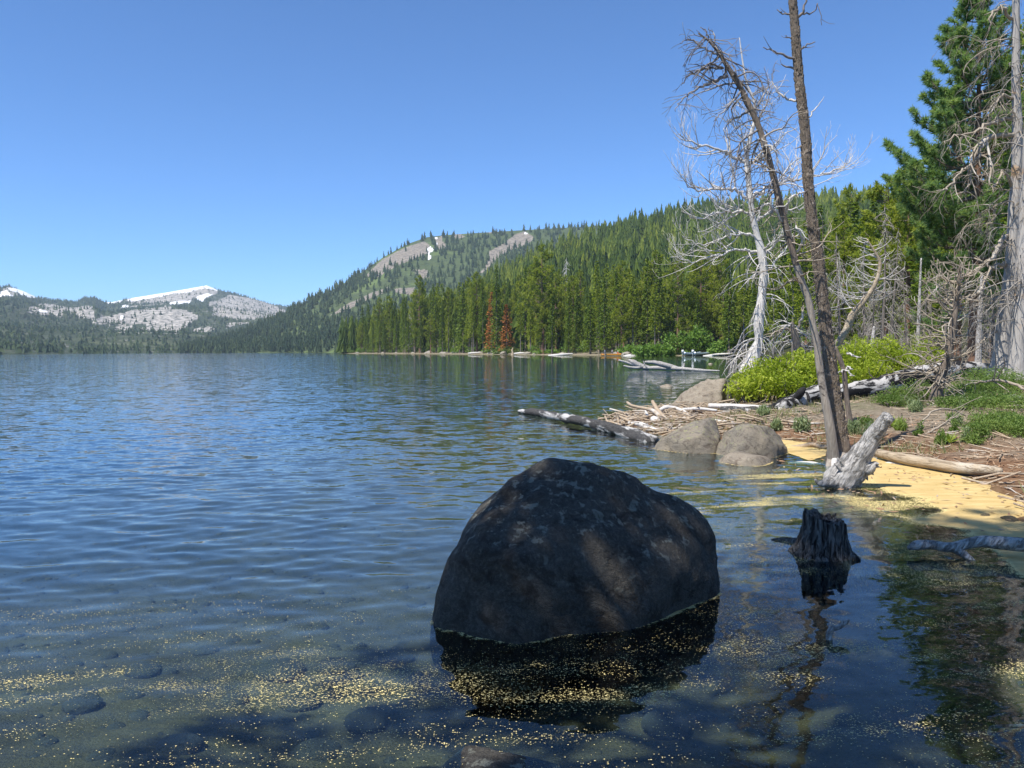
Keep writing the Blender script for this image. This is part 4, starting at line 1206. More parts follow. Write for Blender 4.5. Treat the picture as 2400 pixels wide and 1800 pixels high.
rnd = t.sep(cell.outputs['Color'])[0]
size = t.sep(cell.outputs['Color'])[1]
on = t.math('LESS_THAN', rnd, t.math('MULTIPLY', cv, 1.05))
dot = t.math('LESS_THAN', t.math('ADD', cell.outputs['Distance'], t.math('MULTIPLY', t.noise(p, 240, 2, 0.6), 0.35)), t.math('MULTIPLY_ADD', size, 0.42, 0.17))
speck = t.math('MULTIPLY', on, dot)
cl = t.noise(t.pos((0.9, 1.9, 1.0)), 13, 5, 0.72, 0.2)
clump = t.math('GREATER_THAN', t.math('MULTIPLY_ADD', cv, 0.46, cl), 0.93)
fine = t.math('GREATER_THAN', t.math('MULTIPLY_ADD', cv, 0.40, t.noise(p, 70, 4, 0.7)), 0.76)
msk = t.math('MAXIMUM', speck, t.math('MAXIMUM', clump, fine))
tone = t.noise(t.pos((1, 3, 1)), 2.6, 7, 0.72, 0.8)
colp = t.mix(t.ramp(tone, [(0.35, 0), (0.65, 1)]), (0.46, 0.32, 0.12), (0.62, 0.46, 0.21))
colp = t.mix(t.ramp(cv, [(0.5, 1), (1.0, 0)]), colp, (0.84, 0.69, 0.3))
df = t.bsdf(colp, 0.9, t.bump(t.noise(p, 40, 3, 0.6), 0.3, 0.01), 0.1)
tp = t.n('ShaderNodeBsdfTransparent')
mx = t.n('ShaderNodeMixShader')
t.put(mx.inputs[0], msk)
t.t.links.new(tp.outputs[0], mx.inputs[1])
t.t.links.new(df, mx.inputs[2])
M['pollen'] = t.done(mx.outputs[0])
o = ob('pollen', pm.mesh('pollen', attrs={'cover': c[used]}), M['pollen'])
tag(o, 'yellow pine pollen drifting in specks and a thick sheet on the water', 'pollen', kind='stuff')


# ------------------------------------------------------------------ dead trees
class Twig:
    """recursive bare branches collected into one mesh"""
    def __init__(s, rng, rmin=0.004, up=0.0, wig=0.16, ang=(0.5, 1.15), ratio=(0.35, 0.62), per_m=(5, 6, 7), seg=0.12, planar=0.55):
        s.rng, s.rmin, s.up, s.wig, s.ang, s.ratio, s.per_m, s.seg, s.planar = rng, rmin, up, wig, ang, ratio, per_m, seg, planar
    def path(s, p, d, L, up=None, wig=None):
        rng = s.rng
        n = max(4, min(12, int(L / s.seg) + 2))
        step = L / (n - 1)
        pts = [np.array(p, float)]
        d = np.array(d, float) / np.linalg.norm(d)
        up = s.up if up is None else up
        wig = s.wig if wig is None else wig
        kick = rng.normal(0, wig, 3)
        for i in range(n - 1):
            if i % 2 == 0: kick = rng.normal(0, wig, 3)
            d = d + kick + np.array((0, 0, up)) / (n - 1) * 2.0
            d /= np.linalg.norm(d)
            pts.append(pts[-1] + d * step)
        return np.array(pts)
    def spawn(s, mb, pts, rad, lev, levels, L):
        """side shoots along an existing path"""
        if lev >= levels: return
        rng = s.rng
        num = max(1, int(L * s.per_m[min(lev, len(s.per_m) - 1)] * rng.uniform(0.7, 1.3)))
        n = len(pts)
        for k in range(num):
            f = rng.uniform(0.18, 0.98)
            x = f * (n - 1); i = min(int(x), n - 2); fr = x - i
            p = pts[i] * (1 - fr) + pts[i + 1] * fr
            r = rad[i] * (1 - fr) + rad[i + 1] * fr
            t = unit(pts[i + 1] - pts[i])
            q = rng.normal(size=3); q[2] *= s.planar
            q -= t * (q @ t); q = unit(q)
            a = rng.uniform(*s.ang)
            d = t * math.cos(a) + q * math.sin(a)
            l2 = L * rng.uniform(*s.ratio) * (1.15 - 0.6 * f)
            if l2 < 0.05: continue
            s.shoot(mb, p, d, l2, max(s.rmin, min(r * 0.62, r)), lev + 1, levels)
    def shoot(s, mb, p, d, L, r, lev, levels, up=None, wig=None):
        pts = s.path(p, d, L, up, wig)
        rad = np.maximum(np.linspace(r, max(s.rmin * 0.7, r * 0.3), len(pts)), s.rmin * 0.7)
        mb.tube(pts, rad, 6 if r > 0.03 else (4 if r > 0.012 else 3))
        s.spawn(mb, pts, rad, lev, levels, L)
        return pts
    def limb(s, mb, rows, levels=2, wig=0.02):
        pth = px_path(rows, 5)
        P_, r_ = pth[:, :3].copy(), np.maximum(pth[:, 3] * 0.72, s.rmin)
        P_[1:] += s.rng.normal(0, wig, P_[1:].shape)
        mb.tube(P_, r_, 7)
        L = np.sum(np.linalg.norm(np.diff(P_, axis=0), axis=1))
        s.spawn(mb, P_, r_, 0, levels, L)

def trunk_path(rows, n=8, ground=True):
    pth = px_path(rows, n)
    return pth
def trunk_part(parent, mat, pth, sides=18, noise=0.1, seed=0, nfreq=5, name='trunk'):
    mb = MB(); mb.tube(pth[:, :3], pth[:, 3], sides, True, noise, seed, nfreq)
    return part(name, mb, mat, parent)
def on_trunk(pth, f):
    x = f * (len(pth) - 1); i = min(int(x), len(pth) - 2); fr = x - i
    return pth[i] * (1 - fr) + pth[i + 1] * fr
def auto_limbs(parent, mat, tw, pth, num, f0, f1, L0, L1, r0, levels, zdir=(-0.2, 0.3), az=None, up=None, name='branch', wig=None):
    rng = tw.rng
    for k in range(num):
        f = rng.uniform(f0, f1)
        b = on_trunk(pth, f)
        a = rng.uniform(0, 6.28) if az is None else rng.uniform(*az)
        d = np.array((math.cos(a), math.sin(a), rng.uniform(*zdir)))
        L = (L0 + (L1 - L0) * (f - f0) / (f1 - f0 + 1e-6)) * rng.uniform(0.5, 1.15)
        mb = MB()
        tw.shoot(mb, b[:3] + d * b[3] * 0.5, d, L, min(r0 * rng.uniform(0.6, 1.2), b[3] * 0.7), 0, levels, up, wig)
        part(name, mb, mat, parent)

# tall dark trunk at the water's edge
D0 = 11.6
rng = np.random.default_rng(101)
tall = [(1966, 1098, D0, 84), (1966, 1070, D0, 64), (1965, 1030, D0, 52), (1960, 980, D0, 43), (1951, 900, D0, 35), (1939, 800, D0, 32), (1928, 700, D0, 29), (1916, 600, D0, 27), (1901, 500, D0, 25), (1893, 410, D0, 24), (1886, 300, D0, 23), (1874, 200, D0, 21), (1866, 100, D0, 20), (1858, 0, D0, 18), (1850, -120, D0, 15), (1840, -260, D0, 7)]
pth = px_path(tall, 8); pth[:, 3] *= 0.86
tt_ = thing('dead_tree', 'tall dark barked dead trunk rising from the water edge past the top of the picture', 'tree', (pth[0, 0], pth[0, 1], -0.05))
trunk_part(tt_, M['bark_brown'], pth, 26, 0.10, 71, 9)
# flaking bark plates on the trunk
mb = MB()
n = 2600
for k in range(n):
    f = rng.uniform(0.13, 0.98)
    b = on_trunk(pth, f); b2 = on_trunk(pth, min(1, f + 0.01))
    t_ = unit(b2[:3] - b[:3])
    a = rng.uniform(0, 6.28)
    o_ = np.array((math.cos(a), math.sin(a), 0)); o_ -= t_ * (o_ @ t_); o_ = unit(o_)
    s_ = np.cross(t_, o_)
    hh = rng.uniform(0.012, 0.045) * (1.7 if o_[0] > 0.75 and f > 0.5 else 1); ww = rng.uniform(0.006, 0.018); th_ = rng.uniform(0.003, 0.009)
    c_ = b[:3] + o_ * (b[3] * 1.0)
    e_ = rng.uniform(0.2, 1.6) * th_
    V = np.array([c_ - s_ * ww - t_ * hh, c_ + s_ * ww - t_ * hh * 0.7, c_ + s_ * ww * 0.7 + t_ * hh, c_ - s_ * ww * 0.8 + t_ * hh * 0.8])
    V = np.vstack([V - o_ * th_, V + o_ * np.array([th_, th_, th_ + e_, th_ + e_])[:, None]])
    mb.add(V, None, [(4, 5, 6, 7), (0, 1, 5, 4), (1, 2, 6, 5), (2, 3, 7, 6), (3, 0, 4, 7)])
part('bark_plates', mb, M['bark_flake'], tt_, smooth=False, kind='stuff')
for k, rows in enumerate([[(1952, 1070, D0 - 0.1, 22), (1943, 1090, D0 - 0.3, 14), (1938, 1104, D0 - 0.45, 8)], [(1972, 1070, D0 - 0.15, 26), (1982, 1092, D0 - 0.35, 15), (1986, 1104, D0 - 0.45, 6)], [(1985, 1050, D0, 22), (2004, 1072, D0, 14), (2020, 1086, D0, 6)], [(1958, 1060, D0 - 0.15, 16), (1955, 1090, D0 - 0.35, 14), (1952, 1112, D0 - 0.5, 9)]]):
    part('root', log_mb(rows, n=5, sides=9, noise=0.15, seed=80 + k), M['lean_wood'] if k != 3 else M['white_wood'], tt_)
tw = Twig(rng, 0.004, 0.25, 0.12, per_m=(3.0, 4), seg=0.1)
for rows in ([(1868, 140, D0, 9), (1835, 128, D0 - 0.1, 7), (1812, 120, D0 - 0.15, 5), (1790, 112, D0 - 0.2, 3)], [(1873, 163, D0, 9), (1848, 158, D0, 6), (1830, 150, D0, 3)], [(1875, 116, D0, 7), (1890, 106, D0 - 0.1, 5), (1911, 97, D0 - 0.15, 3)], [(1864, 35, D0, 7), (1840, 33, D0, 5), (1822, 24, D0, 3)],
             [(1866, 87, D0, 5), (1850, 88, D0, 4), (1838, 82, D0, 2)], [(1870, 40, D0, 10), (1885, 20, D0 - 0.1, 7), (1892, -10, D0 - 0.1, 5)], [(1880, 32, D0, 6), (1905, 30, D0 - 0.1, 4), (1918, 10, D0 - 0.2, 3), (1925, 60, D0 - 0.2, 2)], [(1866, 236, D0, 8), (1840, 228, D0 + 0.1, 7), (1822, 212, D0 + 0.1, 5), (1812, 192, D0 + 0.1, 3)],
             [(1896, 275, D0, 5), (1912, 255, D0, 4), (1928, 232, D0, 2)], [(1985, 828, D0, 8), (2000, 832, D0 - 0.1, 6), (2018, 838, D0 - 0.15, 2)], [(1862, 10, D0, 9), (1850, -20, D0, 6), (1835, -60, D0, 4)]):
    mb = MB(); tw.limb(mb, rows, 1, 0.008); part('branch', mb, M['twig_dark'] if rows[0][1] < 200 else M['twig_white'], tt_)
auto_limbs(tt_, M['twig_dark'], Twig(rng, 0.004, 0.1, 0.15, per_m=(0.5,)), pth, 26, 0.15, 0.95, 0.10, 0.16, 0.012, 0, name='branch_stub')

# leaning dead tree with peeled lower trunk
D1 = 11.3
lean = [(1955, 1085, D1 + 0.1, 34), (1945, 1000, D1, 26), (1927, 900, D1, 21), (1913, 800, D1, 19), (1905, 760, D1, 19), (1894, 700, D1, 19), (1879, 660, D1, 19), (1858, 590, D1, 19), (1834, 500, D1, 19), (1809, 400, D1, 18), (1779, 300, D1, 17), (1757, 250, D1, 16), (1733, 200, D1, 15), (1701, 150, D1, 12), (1686, 125, D1, 9), (1660, 95, D1, 6), (1636, 78, D1, 3)]
pth = px_path(lean, 7); pth[:, 3] *= 0.82
lt = thing('dead_tree', 'dead tree leaning left with peeled grey and orange lower trunk and drooping bare crown', 'tree', (pth[0, 0], pth[0, 1], -0.05))
cut = int(len(pth) * 0.40)
trunk_part(lt, M['lean_wood'], pth[:cut + 2], 20, 0.07, 72, 6)
trunk_part(lt, M['bark_brown'], pth[cut:], 16, 0.14, 73, 9, 'upper_trunk')
tw = Twig(rng, 0.0035, -0.35, 0.16, per_m=(10, 8, 5), seg=0.09, ratio=(0.25, 0.6))
for rows in ([(1690, 130, D1, 8), (1660, 120, D1, 6), (1625, 95, D1, 5), (1605, 95, D1 - 0.1, 3), (1592, 103, D1 - 0.1, 2)], [(1695, 160, D1, 8), (1665, 150, D1 - 0.2, 6), (1640, 165, D1 - 0.3, 4), (1620, 200, D1 - 0.3, 2)], [(1692, 160, D1, 9), (1660, 160, D1 + 0.2, 7), (1620, 172, D1 + 0.3, 5), (1598, 195, D1 + 0.4, 2)],
             [(1703, 178, D1, 12), (1670, 192, D1 - 0.1, 9), (1640, 205, D1 - 0.2, 7), (1610, 225, D1 - 0.3, 5), (1590, 245, D1 - 0.3, 3), (1583, 262, D1 - 0.3, 2)], [(1718, 185, D1, 8), (1725, 168, D1 - 0.1, 5), (1712, 135, D1 - 0.1, 3)], [(1660, 95, D1, 5), (1655, 75, D1, 4), (1640, 62, D1, 2)], [(1673, 110, D1, 5), (1675, 85, D1, 4), (1662, 65, D1, 2)],
             [(1735, 215, D1, 8), (1715, 240, D1 - 0.2, 6), (1690, 265, D1 - 0.3, 4), (1672, 285, D1 - 0.3, 2)], [(1755, 260, D1, 8), (1725, 275, D1 + 0.2, 6), (1700, 300, D1 + 0.3, 3)], [(1775, 305, D1, 8), (1740, 330, D1 - 0.2, 6), (1728, 365, D1 - 0.3, 4), (1725, 400, D1 - 0.3, 2)], [(1786, 345, D1, 8), (1812, 345, D1 - 0.2, 6), (1822, 380, D1 - 0.2, 4), (1818, 410, D1 - 0.2, 2)],
             [(1760, 268, D1, 6), (1790, 225, D1 + 0.3, 4), (1808, 185, D1 + 0.4, 2)], [(1772, 290, D1, 6), (1798, 240, D1 + 0.1, 4), (1815, 160, D1 + 0.2, 2)]):
    mb = MB(); tw.limb(mb, rows, 2, 0.01); part('branch', mb, M['twig_dark'], lt)
tw = Twig(rng, 0.0035, -0.3, 0.2, per_m=(6, 5), seg=0.08)
auto_limbs(lt, M['twig_dark'], tw, pth, 52, 0.52, 0.97, 0.85, 0.55, 0.012, 2, (-0.7, 0.2))
tw2 = Twig(rng, 0.0035, 0.0, 0.25, per_m=(7, 5), seg=0.08)
auto_limbs(lt, M['twig_tan'], tw2, pth, 26, 0.36, 0.62, 0.8, 0.7, 0.014, 1, (-0.3, 0.4))
for rows in ([(1842, 500, D1, 10), (1850, 470, D1 - 0.2, 8), (1870, 455, D1 - 0.2, 7), (1885, 452, D1 - 0.3, 5)], [(1835, 520, D1, 8), (1800, 478, D1 - 0.2, 7), (1782, 495, D1 - 0.2, 5), (1775, 520, D1 - 0.2, 3)], [(1868, 590, D1, 8), (1880, 560, D1 - 0.2, 7), (1865, 530, D1 - 0.2, 6), (1895, 560, D1 - 0.3, 3)]):
    mb = MB(); tw2.limb(mb, rows, 1, 0.01); part('branch', mb, M['twig_white'], lt)

# small burnt snag right of the tall trunk
cs = thing('burnt_snag', 'thin charred snag with a white forked branch beside the tall dark trunk', 'snag', land(1992, 995))
b_ = np.array(cs.location)
Ds = b_[1]
part('stem', log_mb([(1994, 1000, Ds, 16), (1988, 960, Ds, 13), (1982, 910, Ds, 12), (1978, 870, Ds, 12), (1966, 835, Ds, 10), (1958, 812, Ds, 5)], n=6, sides=10, noise=0.15, seed=90), M['bark_brown'], cs)
mb = MB(); Twig(rng, 0.004, 0, 0.2).limb(mb, [(1980, 868, Ds, 7), (1988, 864, Ds - 0.1, 6), (1999, 864, Ds - 0.2, 3)], 0); part('branch', mb, M['white_wood'], cs)
mb = MB(); Twig(rng, 0.004, 0, 0.2).limb(mb, [(1980, 866, Ds, 7), (1990, 874, Ds - 0.1, 5), (1997, 881, Ds - 0.2, 3)], 0); part('branch', mb, M['white_wood'], cs)
mb = MB(); Twig(rng, 0.004, 0, 0.2).limb(mb, [(1980, 867, Ds, 6), (1970, 873, Ds - 0.1, 4), (1964, 876, Ds - 0.2, 2)], 0); part('branch', mb, M['white_wood'], cs)

# white barkless tree behind the willow
D2 = 25.5
rng = np.random.default_rng(111)
white = [(1752, 905, D2, 56), (1757, 860, D2, 42), (1766, 830, D2, 30), (1778, 800, D2, 19), (1778, 760, D2, 22), (1785, 700, D2, 20), (1790, 640, D2, 18), (1784, 590, D2, 19), (1774, 550, D2, 15), (1763, 500, D2, 14), (1757, 450, D2, 14), (1752, 400, D2, 13), (1750, 365, D2, 12), (1760, 315, D2, 10), (1768, 285, D2, 8), (1768, 240, D2, 6), (1750, 195, D2, 4.5), (1740, 140, D2, 3.5), (1733, 88, D2, 2)]
pth = px_path(white, 6)
wt = thing('dead_tree', 'bleached white barkless dead tree with upswept bare limbs behind the willow', 'tree', (pth[0, 0], pth[0, 1], pth[0, 2]))
wt.location = (pth[0, 0], pth[0, 1], gz(pth[0, 0], pth[0, 1]))
trunk_part(wt, M['white_wood'], pth, 18, 0.12, 74, 3)
tw = Twig(rng, 0.0042, 0.5, 0.13, per_m=(6.0, 5.0, 3.5), seg=0.2, ratio=(0.25, 0.55))
for rows in ([(1745, 380, D2, 12), (1715, 364, D2, 10), (1690, 352, D2 - .3, 8), (1640, 338, D2 - .6, 6), (1610, 328, D2 - .8, 4), (1588, 312, D2 - 1, 2)], [(1752, 462, D2, 11), (1730, 450, D2, 10), (1700, 444, D2 - .3, 8), (1650, 445, D2 - .6, 6), (1615, 436, D2 - .8, 4), (1600, 408, D2 - 1, 2)],
             [(1766, 505, D2, 9), (1740, 496, D2, 8), (1695, 498, D2 - .3, 7), (1640, 510, D2 - .6, 5), (1594, 494, D2 - 1, 2)], [(1776, 558, D2, 9), (1750, 549, D2, 8), (1725, 549, D2 - .3, 7), (1683, 563, D2 - .6, 5), (1640, 572, D2 - .8, 4), (1600, 556, D2 - 1, 2)], [(1786, 594, D2, 10), (1750, 586, D2, 8), (1725, 586, D2 - .3, 7), (1671, 600, D2 - .6, 6), (1622, 612, D2 - .8, 4), (1577, 603, D2 - 1, 2)],
             [(1756, 384, D2, 8), (1785, 370, D2, 7), (1802, 352, D2 + .3, 6), (1830, 325, D2 + .5, 4), (1863, 299, D2 + .6, 2)], [(1764, 460, D2, 12), (1805, 440, D2, 10), (1842, 426, D2 + .3, 8), (1882, 418, D2 + .5, 7), (1935, 405, D2 + .7, 5), (1970, 392, D2 + .7, 4), (1998, 368, D2 + .8, 2)],
             [(1768, 520, D2, 10), (1800, 498, D2, 8), (1840, 492, D2, 6), (1880, 490, D2, 4)], [(1790, 600, D2, 8), (1815, 575, D2, 7), (1850, 560, D2, 5), (1880, 545, D2, 3)], [(1792, 640, D2, 8), (1830, 600, D2, 6), (1850, 570, D2, 4)], [(1790, 590, D2, 8), (1802, 572, D2 - .3, 6), (1820, 565, D2 - .4, 4), (1845, 550, D2 - .4, 2)], [(1765, 290, D2, 5), (1790, 262, D2, 4), (1800, 220, D2, 3), (1808, 190, D2, 2)], [(1752, 400, D2, 7), (1735, 300, D2 - .4, 4), (1722, 270, D2 - .5, 2)], [(1766, 290, D2, 5), (1730, 240, D2, 4), (1690, 250, D2 - .4, 2)]):
    mb = MB(); tw.limb(mb, rows, 2, 0.03); part('branch', mb, M['twig_white'], wt)
tw = Twig(rng, 0.006, -0.8, 0.14, per_m=(3.5, 2.5), seg=0.2)
auto_limbs(wt, M['twig_white'], tw, pth, 44, 0.06, 0.40, 1.5, 1.3, 0.02, 1, (-0.3, 0.3), az=(R(120), R(290)))
auto_limbs(wt, M['twig_white'], tw, pth, 16, 0.1, 0.42, 1.2, 1.0, 0.018, 1, (-0.3, 0.3), az=(R(-70), R(60)))
tw = Twig(rng, 0.006, 0.2, 0.2, per_m=(3.5, 2.5), seg=0.2)
auto_limbs(wt, M['twig_grey'], tw, pth, 44, 0.5, 0.9, 1.7, 1.0, 0.016, 2, (-0.3, 0.6))

# broken grey snag and bent dead tree behind the trunks
D3 = 28.0
pth = px_path([(1885, 880, D3, 24), (1875, 840, D3, 20), (1866, 800, D3, 17), (1858, 770, D3, 14), (1856, 755, D3, 8)], 6)
bs = thing('dead_snag', 'broken forked grey snag with drooping twigs behind the leaning tree', 'snag', (pth[0, 0], pth[0, 1], gz(pth[0, 0], pth[0, 1])))
trunk_part(bs, M['bark_grey'], pth, 12, 0.15, 75, 3)
tw = Twig(rng, 0.006, -0.5, 0.18, per_m=(4, 3), seg=0.2)
for rows in ([(1864, 792, D3, 10), (1872, 765, D3, 9), (1880, 740, D3, 7), (1884, 715, D3, 3)], [(1862, 778, D3, 9), (1840, 770, D3, 7), (1815, 780, D3, 5), (1795, 795, D3, 2)]):
    mb = MB(); tw.limb(mb, rows, 2, 0.02); part('branch', mb, M['twig_tan'], bs)
auto_limbs(bs, M['twig_white'], tw, pth, 26, 0.3, 1.0, 1.3, 1.0, 0.016, 1, (-0.2, 0.5))
pth = px_path([(1950, 850, D3, 20), (1962, 810, D3, 18), (1985, 770, D3, 17), (2000, 735, D3, 16), (2025, 705, D3, 13), (2046, 675, D3, 10), (2060, 640, D3, 8), (2062, 612, D3, 7), (2050, 590, D3, 5), (2032, 560, D3, 3)], 6)
bt = thing('dead_tree', 'thin bent dead tree with one-sided bare branches right of the tall trunk', 'tree', (pth[0, 0], pth[0, 1], gz(pth[0, 0], pth[0, 1])))
trunk_part(bt, M['tan_log'], pth, 10, 0.12, 76, 3)
tw = Twig(rng, 0.006, 0.35, 0.14, per_m=(3, 2.5), seg=0.2)
auto_limbs(bt, M['twig_white'], tw, pth, 30, 0.3, 1.0, 1.7, 0.6, 0.018, 1, (-0.2, 0.35), az=(R(140), R(220)))
auto_limbs(bt, M['twig_white'], tw, pth, 12, 0.4, 1.0, 1.2, 0.5, 0.016, 1, (-0.2, 0.35), az=(R(-40), R(40)))

# small contorted dead tree on the right bank
rng = np.random.default_rng(121)
b_ = land(2192, 948)
D4 = b_[1]
pth = px_path([(2190, 955, D4, 34), (2196, 920, D4, 26), (2206, 880, D4, 23), (2222, 835, D4, 19), (2232, 780, D4, 16), (2240, 720, D4, 13), (2246, 670, D4, 9), (2250, 622, D4, 4)], 6)
ct = thing('dead_tree', 'small contorted dead tree bristling with curled pale branches on the right bank', 'tree', b_)
trunk_part(ct, M['bark_brown'], pth, 12, 0.15, 77, 5)
tw = Twig(rng, 0.006, 0.35, 0.26, per_m=(4.5, 3.5), seg=0.12, ratio=(0.3, 0.6))
auto_limbs(ct, M['twig_tan'], tw, pth, 62, 0.25, 0.97, 1.2, 0.75, 0.02, 1, (-0.25, 0.45), az=(R(110), R(250)))
auto_limbs(ct, M['twig_tan'], tw, pth, 34, 0.15, 0.97, 0.9, 0.7, 0.02, 1, (-0.25, 0.45), az=(R(-80), R(70)))
tw = Twig(rng, 0.006, -0.7, 0.3, per_m=(3, 3), seg=0.12)
auto_limbs(ct, M['twig_tan'], tw, pth, 22, 0.05, 0.3, 1.2, 1.0, 0.016, 1, (-0.1, 0.4))

# massive dead pine at the right edge
rng = np.random.default_rng(131)
b_ = land(2345, 868)
D5 = 25.0
pine_rows = [(2338, 890, D5, 60), (2345, 850, D5, 40), (2352, 780, D5, 34), (2360, 700, D5, 28), (2367, 640, D5, 25), (2373, 552, D5, 24), (2377, 480, D5, 24), (2383, 400, D5, 23), (2384, 300, D5, 22), (2381, 200, D5, 18), (2381, 100, D5, 17), (2381, 0, D5, 16), (2380, -150, D5, 12), (2380, -320, D5, 5)]
pth = px_path(pine_rows, 7)
dp = thing('dead_pine', 'massive bare dead pine with grey and orange trunk at the right edge', 'tree', (pth[0, 0], pth[0, 1], gz(pth[0, 0], pth[0, 1])))
trunk_part(dp, M['big_dead'], pth, 26, 0.07, 78, 2.5)
tw = Twig(rng, 0.007, -0.5, 0.22, per_m=(3.0, 3.2, 2.5), seg=0.2, ratio=(0.25, 0.5))
for rows in ([(2374, 275, D5, 13), (2339, 283, D5 - .5, 11), (2304, 295, D5 - .8, 9), (2281, 312, D5 - 1, 7), (2235, 318, D5 - 1.2, 5), (2212, 337, D5 - 1.4, 2)], [(2374, 316, D5, 15), (2328, 320, D5 - .5, 16), (2304, 333, D5 - .8, 14), (2298, 356, D5 - 1, 11), (2281, 382, D5 - 1, 9), (2252, 405, D5 - 1.1, 7), (2223, 440, D5 - 1.2, 6), (2195, 449, D5 - 1.3, 3)],
             [(2281, 382, D5 - 1, 9), (2272, 405, D5 - .8, 8), (2276, 430, D5 - .8, 6), (2238, 460, D5 - .9, 3)], [(2371, 44, D5, 12), (2346, 20, D5 - .5, 9), (2325, 32, D5 - .7, 7), (2318, 64, D5 - .8, 3)], [(2361, 552, D5, 17), (2340, 572, D5 - .4, 15), (2327, 608, D5 - .7, 13), (2303, 622, D5 - .9, 11), (2274, 641, D5 - 1, 9), (2250, 646, D5 - 1.1, 6), (2219, 642, D5 - 1.2, 4), (2192, 648, D5 - 1.3, 2)],
             [(2354, 617, D5, 15), (2327, 625, D5 - .4, 12), (2312, 650, D5 - .6, 10), (2298, 680, D5 - .8, 9), (2290, 690, D5 - .9, 8), (2262, 697, D5 - 1, 4)], [(2344, 697, D5, 13), (2327, 709, D5 - .4, 10), (2310, 723, D5 - .5, 5)], [(2372, 438, D5, 12), (2350, 400, D5 - .4, 8), (2337, 430, D5 - .6, 6), (2325, 450, D5 - .7, 3)], [(2340, 740, D5, 6), (2310, 750, D5 - .5, 5), (2275, 762, D5 - .7, 3)], [(2336, 775, D5, 6), (2310, 790, D5 - .5, 5), (2290, 815, D5 - .6, 3)],
             [(2374, 230, D5, 9), (2345, 225, D5 - .5, 8), (2328, 250, D5 - .7, 5), (2315, 285, D5 - .8, 2)]):
    mb = MB(); tw.limb(mb, rows, 2, 0.03); part('branch', mb, M['twig_tan'], dp)
tw = Twig(rng, 0.006, -0.9, 0.22, per_m=(4.2, 3.2), seg=0.2, ratio=(0.3, 0.6))
auto_limbs(dp, M['twig_tan'], tw, pth, 30, 0.30, 0.92, 2.5, 2.0, 0.022, 2, (-0.2, 0.4), az=(R(120), R(270)))
auto_limbs(dp, M['twig_grey'], tw, pth, 26, 0.28, 0.92, 2.4, 1.8, 0.02, 2, (-0.2, 0.4))
pth = px_path([(2382, 890, 24.0, 44), (2386, 800, 24.0, 36), (2392, 700, 24.0, 33), (2400, 560, 24.0, 28), (2412, 300, 24.0, 22), (2420, -100, 24.0, 12)], 6)
d2 = thing('dead_pine', 'second dead trunk with flaking orange bark cut by the right picture edge', 'tree', (pth[0, 0], pth[0, 1], gz(pth[0, 0], pth[0, 1])))
trunk_part(d2, M['big_dead'], pth, 22, 0.12, 79, 3)
auto_limbs(d2, M['twig_grey'], tw, pth, 22, 0.3, 0.95, 2.0, 1.6, 0.02, 2, (-0.2, 0.4), az=(R(120), R(250)))

# thin grey poles and dead thicket trees in the woods
for k, (px_, py_, D, top, w, lb) in enumerate([(2150, 850, 30, 605, 10, 'thin pale dead pole left of the contorted dead tree'), (2292, 850, 33, 640, 15, 'slender grey dead pole between the contorted tree and the massive dead pine'), (2040, 840, 36, 765, 14, 'short pale leaning dead pole above the right willow')]):
    pth = px_path([(px_, py_, D, w), (px_ + 4, (py_ + top) / 2, D, w * 0.75), (px_ + 9, top, D, w * 0.35)], 8)
    o_ = thing('dead_pole', lb, 'snag', (pth[0, 0], pth[0, 1], gz(pth[0, 0], pth[0, 1])))
    trunk_part(o_, M['snag_wood'], pth, 9, 0.1, 91 + k, 3)
    auto_limbs(o_, M['twig_grey'], Twig(rng, 0.006, 0, 0.15, per_m=(2,)), pth, 10, 0.2, 0.95, 0.5, 0.3, 0.012, 1)
def dead_proto(seed, H, Lb, nb, mat):
    rng = np.random.default_rng(seed)
    s = np.linspace(0, 1, 10)
    pts = np.stack([0.02 * H * np.sin(s * 3 + seed), 0.02 * H * np.cos(s * 2 + seed) - 0.02 * H, s * H - 0.3], 1)
    tr_ = MB(); tr_.tube(pts, 0.16 * (1 - 0.93 * s), 8, noise=0.08, seed=seed)
    br = MB()
    tw = Twig(rng, 0.010, -0.75, 0.16, per_m=(4.0, 2.5), seg=0.35, ratio=(0.3, 0.6))
    for k in range(nb):
        f = rng.uniform(0.12, 0.99)
        p_ = np.array([np.interp(f, s, pts[:, q]) for q in range(3)])
        a = rng.uniform(0, 6.28)
        tw.shoot(br, p_, np.array((math.cos(a), math.sin(a), rng.uniform(-0.2, 0.3))), Lb * (1.1 - 0.85 * f) * rng.uniform(0.6, 1.2), 0.028, 0, 1)
    return tr_.mesh('trunk'), br.mesh('branches'), mat
DP = [dead_proto(41, 11, 2.4, 110, M['twig_grey']), dead_proto(42, 11, 2.0, 100, M['twig_grey'])]
for k, (px_, D, top) in enumerate([(1925, 50, 575), (1960, 58, 560), (2072, 46, 505), (2098, 52, 560), (2020, 60, 590), (2118, 42, 640), (2050, 40, 650), (2170, 48, 650), (2280, 44, 560), (2320, 48, 520)]):
    p_ = spot(px_, D)
    h = (project(p_[None])[1][0] - top) * math.hypot(p_[0], p_[1]) / F
    o_ = thing('dead_conifer', 'grey twiggy dead conifer in the thicket behind the willows', 'tree', p_, 'dead conifers in the thicket')
    o_.rotation_euler = (0, 0, k * 1.7); o_.scale = [h / 11] * 3
    tme, bme, mt = DP[k % 2]
    ob('trunk', tme, M['bark_grey'], o_)
    b2 = ob('branches', bme, mt, o_)
